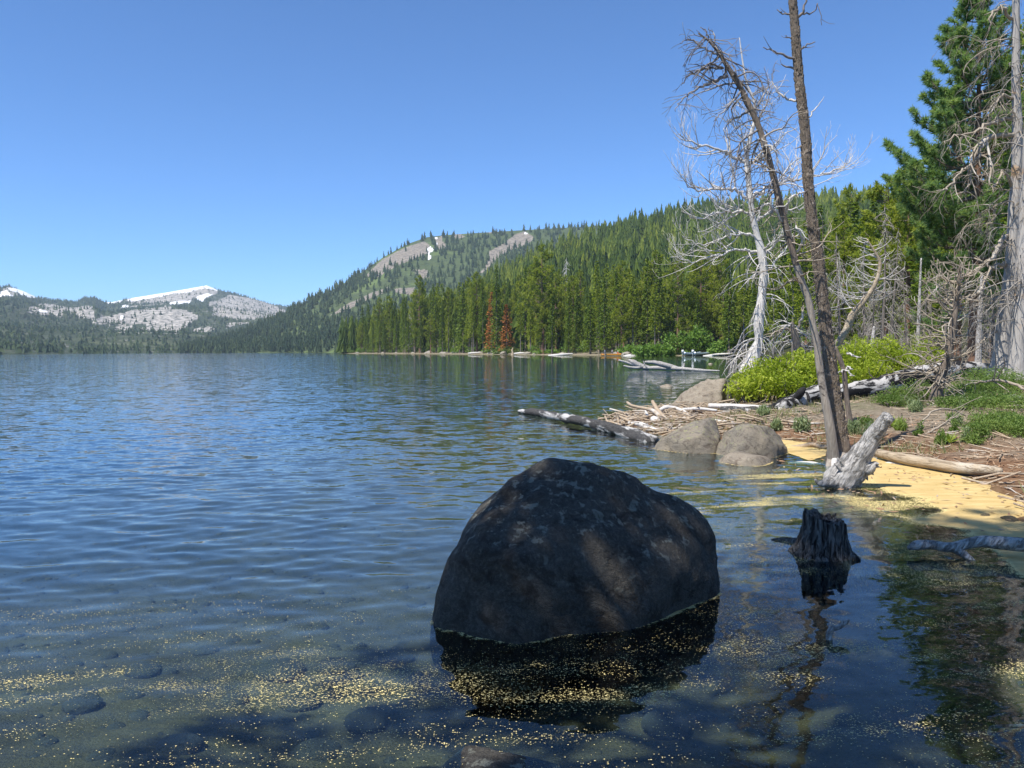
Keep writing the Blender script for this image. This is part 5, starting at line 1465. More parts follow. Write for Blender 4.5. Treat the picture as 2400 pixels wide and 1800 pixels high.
for px_, D, top, lb in ((962, 452, 722, 'pale grey dead conifer at the left end of the far shoreline'), (1327, 420, 600, 'tall grey dead spire above the forest near the tallest pine'), (1112, 372, 770, 'short grey dead conifer behind the far shore bushes'), (1064, 400, 792, 'low grey dead conifer at the far shoreline')):
    p_ = spot(px_, D)
    h = (project(p_[None])[1][0] - top) * math.hypot(p_[0], p_[1]) / F
    o_ = thing('dead_conifer', lb, 'tree', p_)
    o_.rotation_euler = (0, 0, px_ * 0.1); o_.scale = (h / 11 * 0.8, h / 11 * 0.8, h / 11)
    tme, bme, mt = DP[0]
    m2 = bme.copy(); m2.materials.clear()
    t2 = tme.copy(); t2.materials.clear()
    ob('trunk', t2, M['twig_white'], o_); ob('branches', m2, M['twig_white'], o_)

# ------------------------------------------------------------------ live pine on the right, shade pines beside the viewer
def big_pine(name, label, base, H, R0, z0, nb, seed, mat, trunk_r, per=26, needle=0.30, wid=0.035, tufts=34, shape=None):
    """limbs with round tufts of long needles"""
    rng = np.random.default_rng(seed)
    o = thing(name, label, 'tree', base)
    s = np.linspace(0, 1, 14)
    pts = np.stack([0.05 * np.sin(s * 4), 0.05 * np.cos(s * 3), s * H], 1) + base
    pts[0, 2] -= 0.3
    mb = MB(); mb.tube(pts, trunk_r * (1 - 0.94 * s), 12, noise=0.08, seed=seed, nfreq=4)
    part('trunk', mb, M['bark_red'], o)
    lim, fol = MB(), MB()
    C, D, T = [], [], []
    for i in range(nb):
        f = (i + rng.random()) / nb
        z = z0 + (H - z0) * f
        rl = (R0 * (1 - f) ** 0.8 * (0.75 + 0.25 * min(1, f * 6)) if shape is None else shape(f)) * rng.uniform(0.6, 1.12) + 0.3
        a = rng.uniform(0, 6.28)
        dr = np.array((math.cos(a), math.sin(a), 0)); sd = np.array((-math.sin(a), math.cos(a), 0))
        up = rng.uniform(-0.15, 0.15) + 0.45 * f
        ss = np.linspace(0, 1, 8)
        P_ = np.outer(ss * rl, dr) + np.outer(rng.normal(0, 0.12) * rl * ss ** 2, sd)
        P_[:, 2] = z + rl * (up * ss + 0.28 * ss ** 3 - 0.10 * np.sin(ss * 3.1))
        P_ += base * np.array((1, 1, 1))
        lim.tube(P_, np.linspace(0.018 + 0.014 * rl, 0.01, 8), 5)
        # side twigs with end tufts
        n = max(4, int(tufts * rl / R0))
        for k in range(n):
            fr = rng.uniform(0.22, 1.0) ** 0.8
            x = fr * 7; j = min(int(x), 6); p_ = P_[j] * (1 - x + j) + P_[j + 1] * (x - j)
            sl = rl * rng.uniform(0.10, 0.34) * (1.2 - fr) + 0.1
            d_ = unit(dr * rng.uniform(0.3, 0.9) + sd * rng.choice((-1, 1)) * rng.uniform(0.4, 1.0) + np.array((0, 0, rng.uniform(-0.05, 0.6))))
            e_ = p_ + d_ * sl + np.array((0, 0, 0.12 * sl))
            lim.tube(np.array([p_, (p_ + e_) / 2 - np.array((0, 0, 0.04 * sl)), e_]), [0.012, 0.009, 0.007], 3)
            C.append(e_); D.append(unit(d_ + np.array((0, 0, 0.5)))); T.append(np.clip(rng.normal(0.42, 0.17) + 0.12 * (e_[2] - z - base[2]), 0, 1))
        C.append(P_[-1]); D.append(unit(P_[-1] - P_[-2])); T.append(0.6)
    C = np.array(C); D = np.array(D); T = np.array(T)
    n = len(C)
    ax = rng.uniform(-0.5, 0.1, n * per)[:, None]
    cc = np.repeat(C, per, 0) + np.repeat(D, per, 0) * ax * needle * 1.1
    dd = unit(rand_dirs(rng, n * per) * 0.9 + np.repeat(D, per, 0) * 0.75)
    sd = unit(np.cross(dd, rand_dirs(rng, n * per)))
    fol.needles(cc, dd, sd, needle * rng.uniform(0.65, 1.1, n * per), wid, np.clip(np.repeat(T, per) + rng.normal(0, 0.09, n * per), 0, 1))
    part('limbs', lim, M['bark_brown'], o)
    part('crown', fol, mat, o, smooth=False, tint=True)
    return o
b_ = spot(2282, 36.0)
def pshape(f):
    return float(np.interp(f, [0, .12, .3, .36, .48, .55, .62, .76, .9, 1], [1.7, 2.2, 3.0, 3.6, 2.7, 2.3, 1.7, 1.3, .6, .2]))
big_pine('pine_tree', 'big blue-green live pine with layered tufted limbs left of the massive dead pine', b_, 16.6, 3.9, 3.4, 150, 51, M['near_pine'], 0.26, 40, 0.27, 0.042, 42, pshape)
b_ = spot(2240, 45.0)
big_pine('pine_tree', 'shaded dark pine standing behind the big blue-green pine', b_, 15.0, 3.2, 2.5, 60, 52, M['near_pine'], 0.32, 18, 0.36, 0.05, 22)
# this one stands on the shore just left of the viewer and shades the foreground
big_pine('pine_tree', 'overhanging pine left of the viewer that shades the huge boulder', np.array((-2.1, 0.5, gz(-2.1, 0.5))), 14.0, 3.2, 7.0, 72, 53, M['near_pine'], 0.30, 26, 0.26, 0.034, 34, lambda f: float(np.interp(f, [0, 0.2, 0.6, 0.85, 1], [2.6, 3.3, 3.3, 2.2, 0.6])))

# ------------------------------------------------------------------ shrubs and plants
def shrub(name, label, mat, lumps, leaves, leaf, seed, stem_mat, group=None, cat='shrub', upright=0.3, stems=40, dens=0.0):
    """lumps: (x, y, z, rx, ry, rz) leaf masses; leaf: (length, width)"""
    rng = np.random.default_rng(seed)
    lumps = np.array(lumps, float)
    base = np.array((lumps[:, 0].mean(), lumps[:, 1].mean(), 0)); base[2] = gz(base[0], base[1])
    o = thing(name, label, cat, base, group)
    vol = (lumps[:, 3] * lumps[:, 4] * lumps[:, 5]) ** 0.7
    k = rng.choice(len(lumps), leaves, p=vol / vol.sum())
    d = rand_dirs(rng, leaves)
    rr_ = rng.random(leaves) ** 0.33
    wob = 1 + 0.4 * fbm(d * 3.0 + lumps[k, :3] * 2.1, 3, seed)
    C = lumps[k, :3] + d * lumps[k, 3:] * (rr_ * wob)[:, None]
    g_ = ground_z(C[:, 0], C[:, 1]) + 0.02
    C[:, 2] = np.where(C[:, 2] < g_, g_ + rng.random(leaves) * 0.2, C[:, 2])
    dn = unit(rand_dirs(rng, leaves) + np.array((0, 0, upright)))
    sd = unit(np.cross(dn, rand_dirs(rng, leaves)))
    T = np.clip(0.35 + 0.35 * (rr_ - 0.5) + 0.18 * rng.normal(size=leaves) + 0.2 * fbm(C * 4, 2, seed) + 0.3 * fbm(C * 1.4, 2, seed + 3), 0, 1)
    mb = MB(); mb.kites(C, dn, sd, leaf[0] * rng.uniform(0.6, 1.25, leaves), leaf[1] * rng.uniform(0.7, 1.2, leaves), T)
    part('crown', mb, mat, o, smooth=False, tint=True)
    if stems:
        mb = MB()
        for q in range(stems):
            l = lumps[rng.integers(0, len(lumps))]
            a = np.array((l[0] + rng.normal(0, 0.25) * l[3], l[1] + rng.normal(0, 0.25) * l[4], 0)); a[2] = gz(a[0], a[1]) - 0.05
            dd = rand_dirs(rng, 1)[0]; dd[2] = abs(dd[2])
            e = l[:3] + dd * l[3:] * rng.uniform(0.6, 1.25)
            m_ = (a + e) / 2 + rng.normal(0, 0.05, 3)
            mb.tube(np.array([a, m_, e]), np.array((0.02, 0.014, 0.006)) * (leaf[0] / 0.08) ** 0.5, 4)
        part('stems', mb, stem_mat, o)
    return o
def lump(px_, py_, D, rx, ry, rz):
    q = at(px_, py_, D)
    return (*q, rx, ry, rz)
shrub('willow_bush', 'bright green willow bush beside the large tan boulder', M['willow'],
      [lump(1750, 900, 22.0, 0.45, 0.5, 0.42), lump(1790, 885, 22.2, 0.5, 0.6, 0.5), lump(1835, 880, 22.4, 0.55, 0.6, 0.55), lump(1880, 885, 22.2, 0.5, 0.6, 0.5), lump(1905, 870, 22.6, 0.45, 0.6, 0.6), lump(1725, 915, 21.6, 0.25, 0.4, 0.25), lump(1870, 850, 22.8, 0.3, 0.4, 0.4), lump(1770, 905, 21.2, 0.5, 0.4, 0.35), lump(1850, 905, 21.2, 0.6, 0.4, 0.4)],
      16000, (0.115, 0.034), 61, M['bark_grey'], stems=110)
shrub('willow_bush', 'wide yellow-green willow thicket behind the fallen trunk', M['willow'],
      [lump(1980, 860, 25, 0.5, 0.7, 0.6), lump(2020, 850, 25.5, 0.6, 0.7, 0.6), lump(2060, 848, 26, 0.6, 0.7, 0.6), lump(2100, 850, 26, 0.55, 0.7, 0.55), lump(2130, 860, 25.5, 0.4, 0.6, 0.4), lump(1990, 885, 24, 0.6, 0.5, 0.4), lump(2050, 875, 24.4, 0.6, 0.5, 0.4), lump(2085, 825, 27, 0.4, 0.5, 0.5), lump(2010, 825, 27, 0.4, 0.5, 0.5)],
      16000, (0.12, 0.036), 62, M['bark_grey'], stems=100)
shrub('willow_bush', 'small willow clump among the trunks behind the right thicket', M['willow'], [lump(2180, 830, 29, 0.7, 0.7, 0.7), lump(2150, 845, 28, 0.5, 0.5, 0.5)], 5000, (0.10, 0.03), 63, M['bark_grey'], stems=20)
shrub('shrub', 'darker green feathery shrub in front of the fallen trunk', M['shrub'], [lump(2110, 935, 18.5, 0.4, 0.45, 0.32), lump(2150, 930, 19, 0.45, 0.45, 0.4), lump(2085, 950, 18.0, 0.3, 0.4, 0.22)], 7000, (0.06, 0.018), 64, M['bark_grey'], stems=30)
shrub('shrub', 'green brush below the contorted dead tree', M['shrub'], [lump(2250, 930, 18.5, 0.5, 0.5, 0.3), lump(2290, 920, 19.5, 0.6, 0.6, 0.35), lump(2230, 955, 17, 0.4, 0.4, 0.2)], 6500, (0.055, 0.018), 65, M['bark_grey'], stems=30)
shrub('shrub', 'wide low green brush reaching the right edge', M['shrub'], [lump(2360, 900, 20, 0.8, 0.8, 0.35), lump(2300, 890, 21, 0.7, 0.6, 0.35), lump(2280, 965, 16.5, 0.5, 0.5, 0.25), lump(2330, 950, 17, 0.6, 0.6, 0.22), lump(2400, 960, 16, 0.7, 0.6, 0.25), lump(2380, 1000, 14.2, 0.5, 0.5, 0.18)], 14000, (0.06, 0.02), 66, M['bark_grey'], stems=40)
shrub('shrub', 'low green mound of brush near the red duff at the right', M['shrub'], [lump(2290, 1045, 13.2, 0.22, 0.22, 0.13), lump(2360, 1030, 13.6, 0.45, 0.35, 0.18), lump(2410, 1040, 13.0, 0.3, 0.3, 0.16), lump(2330, 1000, 14.6, 0.4, 0.4, 0.16)], 10000, (0.05, 0.018), 67, M['bark_grey'], stems=30)
for k, (px_, py_, w, m_, lb) in enumerate([(1880, 1005, 0.32, 'sage', 'grey-green leafy plant left of the tall trunk base'), (1820, 1000, 0.2, 'sage', 'small grey-green plant behind the ledged boulder'), (2045, 1025, 0.36, 'sage', 'grey-green sprig clump behind the leaning snag'), (2000, 1010, 0.26, 'sage', 'grey-green clump at the foot of the burnt snag'), (2110, 1005, 0.22, 'lily', 'pale green leafy plant right of the leaning snag tip'), (2145, 960, 0.3, 'sage', 'bluish green tuft below the feathery shrub'),
                                           (2240, 990, 0.2, 'sage', 'little blue-green tuft between the bare curved branches'), (2205, 1035, 0.14, 'shrub', 'tiny green tuft beside the yellow-green rosette'), (1790, 968, 0.25, 'sage', 'grassy tuft beneath the pale straight log')]):
    g_ = land(px_, py_ + 8)
    shrub('plant', lb, M[m_], [(g_[0], g_[1], g_[2] + w * 0.35, w * 0.5, w * 0.5, w * 0.5)], 420, (0.11, 0.02), 300 + k, M['bark_grey'], cat='plant', upright=1.2, stems=0)
rng = np.random.default_rng(97)
for k in range(16):
    g_ = land(rng.uniform(1990, 2390), rng.uniform(900, 1045)); w = rng.uniform(0.12, 0.3)
    if shore_dist([g_[0]], [g_[1]])[0] < 0.8: continue
    shrub('plant', 'small low green plant scattered on the right bank', M['shrub' if k % 3 else 'sage'], [(g_[0], g_[1], g_[2] + w * 0.3, w * 0.6, w * 0.5, w * 0.4)], 380, (0.07, 0.018), 340 + k, M['bark_grey'], 'small plants on the bank', 'plant', 0.8, 0)
for k, (px_, py_, s_) in enumerate([(2222, 1040, 0.26), (2090, 1000, 0.22)]):
    g_ = land(px_, py_); rg = np.random.default_rng(400 + k)
    n = 34
    a = rg.uniform(0, 6.28, n); el = rg.uniform(0.35, 1.3, n)
    dn = np.stack([np.cos(a) * np.cos(el), np.sin(a) * np.cos(el), np.sin(el)], 1)
    sd = np.stack([-np.sin(a), np.cos(a), a * 0], 1)
    L = s_ * rg.uniform(0.6, 1.0, n)
    mb = MB(); mb.kites(g_ + dn * (L * 0.5)[:, None], dn, sd, L, L * 0.3, rg.random(n))
    solo('rosette_plant', mb, M['lily'], g_, ['yellow-green broad-leaved rosette on the red litter', 'pale broad-leaved plant behind the leaning snag tip'][k], 'plant', None, False, True)

# grass and litter on the bank
rng = np.random.default_rng(71)
n = 90000
x = rng.uniform(1.8, 22, n); y = rng.uniform(8.0, 30, n)
d_ = shore_dist(x, y)
P_ = np.stack([x, y, 0 * x], 1)
keep = (d_ > 0.25) & (fbm(P_ * 0.8, 3, 14) + 0.25 * sstep(0, 4, d_) - 0.4 * sstep(3, 0, d_) > 0.12) & (np.arctan2(x, y) < R(38))
x, y = x[keep], y[keep]; n = len(x)
b0 = np.stack([x, y, ground_z(x, y)], 1)
dn = unit(rng.normal(0, 0.45, (n, 3)) + np.array((0, 0, 1)))
sd = unit(np.cross(dn, rand_dirs(rng, n)))
mb = MB(); mb.needles(b0, dn, sd, rng.uniform(0.05, 0.2, n), rng.uniform(0.008, 0.02, n), np.clip(rng.normal(0.5, 0.25, n), 0, 1))
o = ob('grass', mb.mesh('grass', (0, 0, 0), False, True), M['grass']); tag(o, 'sparse short grass and herbs growing on the bank', 'grass', kind='stuff')
def sticks(num, region, lo, hi, r, seed, flat=0.15):
    rng = np.random.default_rng(seed)
    mb = MB()
    P_ = region(rng)[:num]
    for p_ in P_:
        a = rng.uniform(0, 6.28); L = lo + (hi - lo) * rng.random() ** 2
        d = np.array((math.cos(a), math.sin(a), rng.normal(0, flat)))
        q = p_ + d * L * 0.5 + np.array((0, 0, rng.normal(0, 0.02)))
        mb.tube(np.array([p_ - d * L * 0.5, p_ + np.array((rng.normal(0, 0.05) * L, rng.normal(0, 0.05) * L, rng.normal(0, 0.04) * L)), q]), rng.uniform(*r) * (0.5 + L), 4, cap0=True)
    return mb
def bank(rng):
    x, y = rng.uniform(2, 16, 9000), rng.uniform(7.5, 26, 9000)
    d = shore_dist(x, y)
    k = (d > 0.05) & (d < 7) & (rng.random(9000) > d / 9)
    return np.stack([x[k], y[k], ground_z(x[k], y[k]) + 0.012], 1)
o = ob('litter', sticks(2100, bank, 0.05, 0.7, (0.005, 0.014), 72).mesh('litter'), M['stick']); tag(o, 'scattered twigs and bark chips littering the bank', 'litter', kind='stuff')
n = 26000
x = rng.uniform(1.8, 14, n); y = rng.uniform(7, 22, n)
d_ = shore_dist(x, y); keep = (d_ > -0.05) & (d_ < 3.5); x, y = x[keep], y[keep]; n = len(x)
b0 = np.stack([x, y, ground_z(x, y) + 0.012], 1)
sx, sy = rng.uniform(3.3, 5.6, 900), rng.uniform(7, 12, 900)
b0 = np.vstack([b0, np.stack([sx, sy, np.full(900, 0.014)], 1)[(shore_dist(sx, sy) < 0) & (rng.random(900) < 0.35)]]); n = len(b0)
dn = unit(rng.normal(0, 1, (n, 3)) * np.array((1, 1, 0.15))); sd = unit(np.cross(dn, np.array((0, 0, 1.0)) + rng.normal(0, 0.3, (n, 3))))
mb = MB(); mb.kites(b0, dn, sd, rng.uniform(0.03, 0.12, n), rng.uniform(0.01, 0.03, n))
o = ob('needle_duff', mb.mesh('needle_duff', (0, 0, 0), False), M['needle_litter']); tag(o, 'reddish brown needle and bark duff along the waterline', 'litter', kind='stuff')

# pebbles on the shallow lake bed
rng = np.random.default_rng(91)
n = 2300
x = rng.uniform(-6, 5, n); y = 1.6 + 9.5 * rng.random(n) ** 1.8
k = (shore_dist(x, y) < -0.15) & (np.abs(np.arctan2(x, y)) < R(42)); x, y = x[k], y[k]; n = len(x)
zb = ground_z(x, y)
V, Fc = ico(2)
s_ = 0.018 + 0.075 * rng.random(n) ** 3
ax = np.stack([rng.uniform(0.7, 1.2, n), rng.uniform(0.6, 1.0, n), rng.uniform(0.35, 0.6, n)], 1)
yaw = rng.uniform(0, 6.28, n)
W = V[None] * ax[:, None] * s_[:, None, None] * (1 + 0.12 * rng.normal(size=(n, len(V), 1)) * 0.5)
cw, sw = np.cos(yaw)[:, None], np.sin(yaw)[:, None]
W = np.stack([W[..., 0] * cw - W[..., 1] * sw + x[:, None], W[..., 0] * sw + W[..., 1] * cw + y[:, None], W[..., 2] + (zb - 0.12 * s_)[:, None]], -1)
mb = MB(); mb.add(W.reshape(-1, 3), (Fc[None] + (np.arange(n) * len(V))[:, None, None]).reshape(-1, 3))
o = ob('pebbles', mb.mesh('pebbles'), M['pebble']); tag(o, 'small brown pebbles strewn over the shallow lake bed', 'pebbles', kind='stuff')

# driftwood pile on the spit
rng = np.random.default_rng(73)
def pile(rng):
    x, y = rng.uniform(2.0, 5.6, 6000), rng.uniform(14.8, 22, 6000)
    d = shore_dist(x, y)
    k = (d > -0.3) & (d < 1.6) & ~((y < 15.6) & (x > 3.8))
    x, y = x[k], y[k]
    return np.stack([x, y, np.maximum(0.0, ground_z(x, y)) + np.abs(rng.normal(0, 0.06, len(x))) + 0.02], 1)
o = ob('driftwood_sticks', sticks(800, pile, 0.08, 0.75, (0.007, 0.02), 74, 0.15).mesh('driftwood_sticks'), M['stick']); tag(o, 'heap of small bleached and reddish driftwood sticks on the spit', 'driftwood', kind='stuff')
for k, (rows, lb) in enumerate([([(1470, 943, 19, 6), (1480, 950, 18.5, 7), (1500, 955, 18, 7), (1530, 962, 17.6, 9), (1550, 980, 17.2, 10)], 'curved tan branch arching over the driftwood pile'), ([(1529, 940, 18.4, 8), (1538, 956, 18.2, 10), (1545, 966, 18, 12), (1560, 984, 17.6, 12)], 'thick grey stick jutting up from the driftwood pile'),
                                ([(1546, 962, 19, 8), (1560, 955, 19, 9), (1580, 956, 19, 9), (1600, 963, 18.8, 8), (1612, 970, 18.6, 5)], 'white arched branch at the back of the driftwood pile'), ([(1418, 975, 17, 4), (1424, 988, 16.8, 5), (1434, 998, 16.6, 5)], 'thin twig standing at the tip of the driftwood pile'), ([(1445, 968, 17, 4), (1448, 980, 17, 5), (1450, 992, 16.9, 5)], 'short upright twig on the driftwood pile'),
                                ([(1452, 976, 17.2, 6), (1480, 990, 16.8, 7), (1505, 1003, 16.4, 5)], 'straight tan stick sloping down the front of the pile'), ([(1475, 992, 16.6, 10), (1500, 994, 16.3, 14), (1520, 1003, 16, 13), (1540, 1008, 15.8, 8)], 'chunky white branch at the front of the driftwood pile'), ([(1528, 980, 17.2, 8), (1535, 985, 17, 20), (1548, 990, 16.9, 8)], 'white wedge of wood in the middle of the driftwood pile'),
                                ([(1600, 960, 19, 8), (1640, 958, 19, 8), (1680, 962, 18.8, 6)], 'pale stick lying in front of the cracked tan boulder'), ([(1670, 985, 16.8, 8), (1700, 990, 16.5, 9), (1730, 992, 16.2, 6)], 'pale stick between the tan boulders and the black root log'), ([(1512, 962, 18.2, 5), (1516, 970, 18, 6), (1520, 978, 17.9, 5)], 'slim white peg in the driftwood pile')]):
    log('driftwood_stick', lb, M['white_wood'] if 'white' in lb or 'pale' in lb else M['stick'], rows, 'driftwood', None, n=5, sides=7, noise=0.15, seed=500 + k)
# bare curved branches fallen on the right bank
tw = Twig(np.random.default_rng(75), 0.006, 0.1, 0.15, per_m=(2,), seg=0.15)
for rows, lb in (([(2155, 1010, 14.3, 7), (2165, 985, 14.4, 6), (2195, 960, 14.6, 6), (2230, 960, 14.8, 5), (2265, 975, 15, 3)], 'arched bare branch fallen below the contorted dead tree'), ([(2165, 1022, 13.8, 8), (2195, 1005, 14, 8), (2225, 985, 14.2, 6), (2245, 975, 14.4, 3)], 'straight tan branch lying under the arched branch'), ([(2250, 905, 20, 5), (2300, 895, 19, 7), (2350, 893, 18.5, 9), (2410, 912, 18, 10)], 'long grey bare branch reaching in from the right edge')):
    mb = MB(); tw.limb(mb, rows, 1, 0.01)
    V = mb.verts(); solo('fallen_branch', mb, M['twig_tan'], (V[:, 0].mean(), V[:, 1].mean(), V[:, 2].min()), lb, 'branch')

# ------------------------------------------------------------------ far shore details
rng = np.random.default_rng(81)
def far_shrub(px_, D, w, h, seed, mat, label, group=None, num=900):
    p_ = spot(px_, D)
    L_ = [(p_[0] + rng.normal(0, w * 0.3), p_[1] + rng.normal(0, w * 0.2), p_[2] + h * rng.uniform(0.3, 0.6), w * 0.4, w * 0.35, h * 0.5) for _ in range(4)]
    return shrub('shore_bush', label, mat, L_, num, (0.16 * max(w, 1.5), 0.07 * max(w, 1.5)), seed, M['bark_grey'], group, 'shrub', 0.4, 6)
k = 0
for px_ in list(range(822, 1230, 24)) + [1250, 1290, 1335, 1360, 1470, 1485]:
    D = float(np.interp(px_, [805, 900, 1000, 1200, 1500], [586, 512, 432, 306, 220])) + 3
    k += 1
    far_shrub(px_, D, rng.uniform(3, 6), rng.uniform(1.5, 3.6), 600 + k, M['aspen'] if rng.random() < 0.6 else M['shrub'], 'green shoreline bush below the forest across the bay', 'shoreline bushes across the bay', 420)
for px_, D, w, h, lb in ((1520, 209, 6.0, 3.0, 'bright green bush left of the two far boats'), (1556, 208, 6.0, 3.2, 'rounded bright green bush between far trunks and the boats'), (1585, 212, 5.0, 7.0, 'tall bright green leafy tree beside the far boats'), (1625, 216, 6, 7, 'leafy green sapling behind the far boats'), (1690, 204, 6, 4, 'green bush on the far shore right of the boats')):
    k += 1
    far_shrub(px_, D, w, h, 700 + k, M['aspen'], lb, None, 1500)
for q in range(26):
    px_ = rng.uniform(830, 1480) if q > 5 else (1006, 1062, 1118, 1150, 1180, 928)[q]
    D = float(np.interp(px_, [805, 900, 1000, 1200, 1500], [582, 503, 423, 302, 215]))
    p_ = spot(px_, D); s_ = rng.uniform(0.5, 1.3) * (1 if q else 2.4)
    V, Fc = ico(3)
    w = V * np.array((1.3, 1, 0.75)) * s_ * (1 + 0.25 * fbm(V * 1.3 + q * 7, 3, q))[:, None]
    mb = MB(); mb.add(w + np.array((p_[0], p_[1], 0.15)), Fc)
    solo('shore_rock', mb, M['far_rock'], (p_[0], p_[1], 0.0), 'pale rock on the far shoreline below the forest' if q else 'largest pale pointed rock on the far shoreline', 'rock', 'pale rocks on the far shoreline' if q else None, False)
for q, (a, b, D, lb) in enumerate(((1285, 1342, 254, 'long white driftwood log on the far beach'), (1205, 1232, 300, 'pale driftwood tangle log below the rusty tree'), (1098, 1125, 346, 'pale log on the far shore left of the rusty tree'), (1648, 1720, 200, 'pale log on the far beach right of the boats'), (1462, 1490, 214, 'short tan log on the far beach left of the bright bush'))):
    p1 = spot(a, D); p2 = spot(b, D - 2)
    mb = MB(); mb.tube(np.array([p1 + (0, 0, 0.35), (p1 + p2) / 2 + (0, 0, 0.45), p2 + (0, 0, 0.35)]), [0.32, 0.36, 0.25], 8, noise=0.15, cap0=True)
    solo('beach_log', mb, M['white_wood'], p1, lb, 'log')
p_ = spot(1201, 301)
mb = MB(); mb.tube(np.array([p_ + (0, 0, -0.2), p_ + (0.1, 0, 0.8), p_ + (-0.1, 0, 1.8), p_ + (0.2, 0, 2.6)]), [0.7, 0.4, 0.3, 0.12], 9, noise=0.2)
solo('shore_stump', mb, M['tan_log'], p_, 'pale upright stump at the foot of the rusty orange tree', 'stump')

# boats and people at the far landing
def hull_mb(L, W, H, nose=1.0, stern=1.0, n=14):
    """open hull along +x with pointed bow, flat or pointed stern; returns shell"""
    s = np.linspace(0, 1, n)
    half = W / 2 * np.clip(1 - np.abs(2 * s - 1) ** 3, 0.02, 1) if stern > 0.5 else W / 2 * np.where(s < 0.45, 1, np.sqrt(np.clip(1 - ((s - 0.45) / 0.55) ** 2, 0.0004, 1)))
    sheer = H * (1 + 0.25 * (2 * np.abs(s - 0.45)) ** 2.5)
    rows = []
    for i in range(n):
        x = L * (s[i] - 0.5); h_ = half[i]; t_ = sheer[i]; b = 0.1 * H
        rows.append([(x, -h_, t_), (x, -h_ * 0.85, 0.35 * H), (x, -h_ * 0.4, 0.04 * H), (x, 0, 0), (x, h_ * 0.4, 0.04 * H), (x, h_ * 0.85, 0.35 * H), (x, h_, t_),
                     (x, h_ * 0.93, t_), (x, h_ * 0.75, 0.4 * H), (x, 0, b), (x, -h_ * 0.75, 0.4 * H), (x, -h_ * 0.93, t_)])
    V = np.array(rows).reshape(-1, 3); m_ = 12
    f = []
    for i in range(n - 1):
        for j in range(m_):
            f.append((i * m_ + j, (i + 1) * m_ + j, (i + 1) * m_ + (j + 1) % m_, i * m_ + (j + 1) % m_))
    f3 = [(0, j, j + 1) for j in range(1, 6)]
    mb = MB(); mb.add(V, f3, f)
    return mb
def box_mb(c, s, mb=None, bev=0.15):
    mb = mb or MB()
    c = np.array(c, float); s = np.array(s, float) / 2
    q = np.array([(a, b, d) for d in (-1, 1) for a, b in ((-1, -1 + bev), (-1 + bev, -1), (1 - bev, -1), (1, -1 + bev), (1, 1 - bev), (1 - bev, 1), (-1 + bev, 1), (-1, 1 - bev))], float) * s + c
    f4 = [(i, (i + 1) % 8, 8 + (i + 1) % 8, 8 + i) for i in range(8)]
    f3 = [(0, i + 1, i) for i in range(1, 7)] + [(8, 8 + i, 9 + i) for i in range(1, 7)]
    mb.add(q, f3, f4)
    return mb
def add_part(name, mb, mat, parent, smooth=True):
    return ob(name, mb.mesh(name, (0, 0, 0), smooth), mat, parent)
M['alu'] = m_flat('aluminium', (0.42, 0.5, 0.58), 0.35, 0.5, 0.6)
M['white_plastic'] = m_flat('white_cowling', (0.75, 0.76, 0.78), 0.4)
M['orange'] = m_flat('orange_kayak', (0.72, 0.3, 0.04), 0.4)
M['seat'] = m_flat('dark_seat', (0.08, 0.08, 0.09), 0.7)
M['skin'] = m_flat('skin', (0.5, 0.32, 0.23), 0.6)
for px_, D, lb, yaw in ((1622, 206, 'left aluminium motorboat beached on the far shore', 0.12), (1645, 205, 'right aluminium motorboat beached on the far shore', 0.22)):
    p_ = spot(px_, D); p_[2] = max(0.05, p_[2])
    bo = thing('motorboat', lb, 'boat', p_); bo.rotation_euler = (0, 0, yaw)
    add_part('hull', hull_mb(4.4, 1.6, 0.75, stern=0), M['alu'], bo)
    for x in (-1.2, 0.0, 1.1): add_part('bench', box_mb((x, 0, 0.5), (0.3, 1.2, 0.06)), M['alu'], bo)
    mo = add_part('outboard_motor', box_mb((-2.4, 0, 1.05), (0.5, 0.42, 0.75), None, 0.35), M['white_plastic'], bo)
    add_part('shaft', box_mb((-2.45, 0, 0.35), (0.16, 0.14, 0.8)), M['white_plastic'], mo)
p_ = spot(1432, 215); p_[2] = max(0.1, p_[2])
ky = thing('kayak', 'long orange kayak lying on the far beach beside the people', 'kayak', p_); ky.rotation_euler = (0, 0, 0.1)
add_part('hull', hull_mb(5.4, 0.75, 0.42, stern=1), M['orange'], ky)
add_part('cockpit', box_mb((0.2, 0, 0.33), (1.1, 0.42, 0.1)), M['seat'], ky)

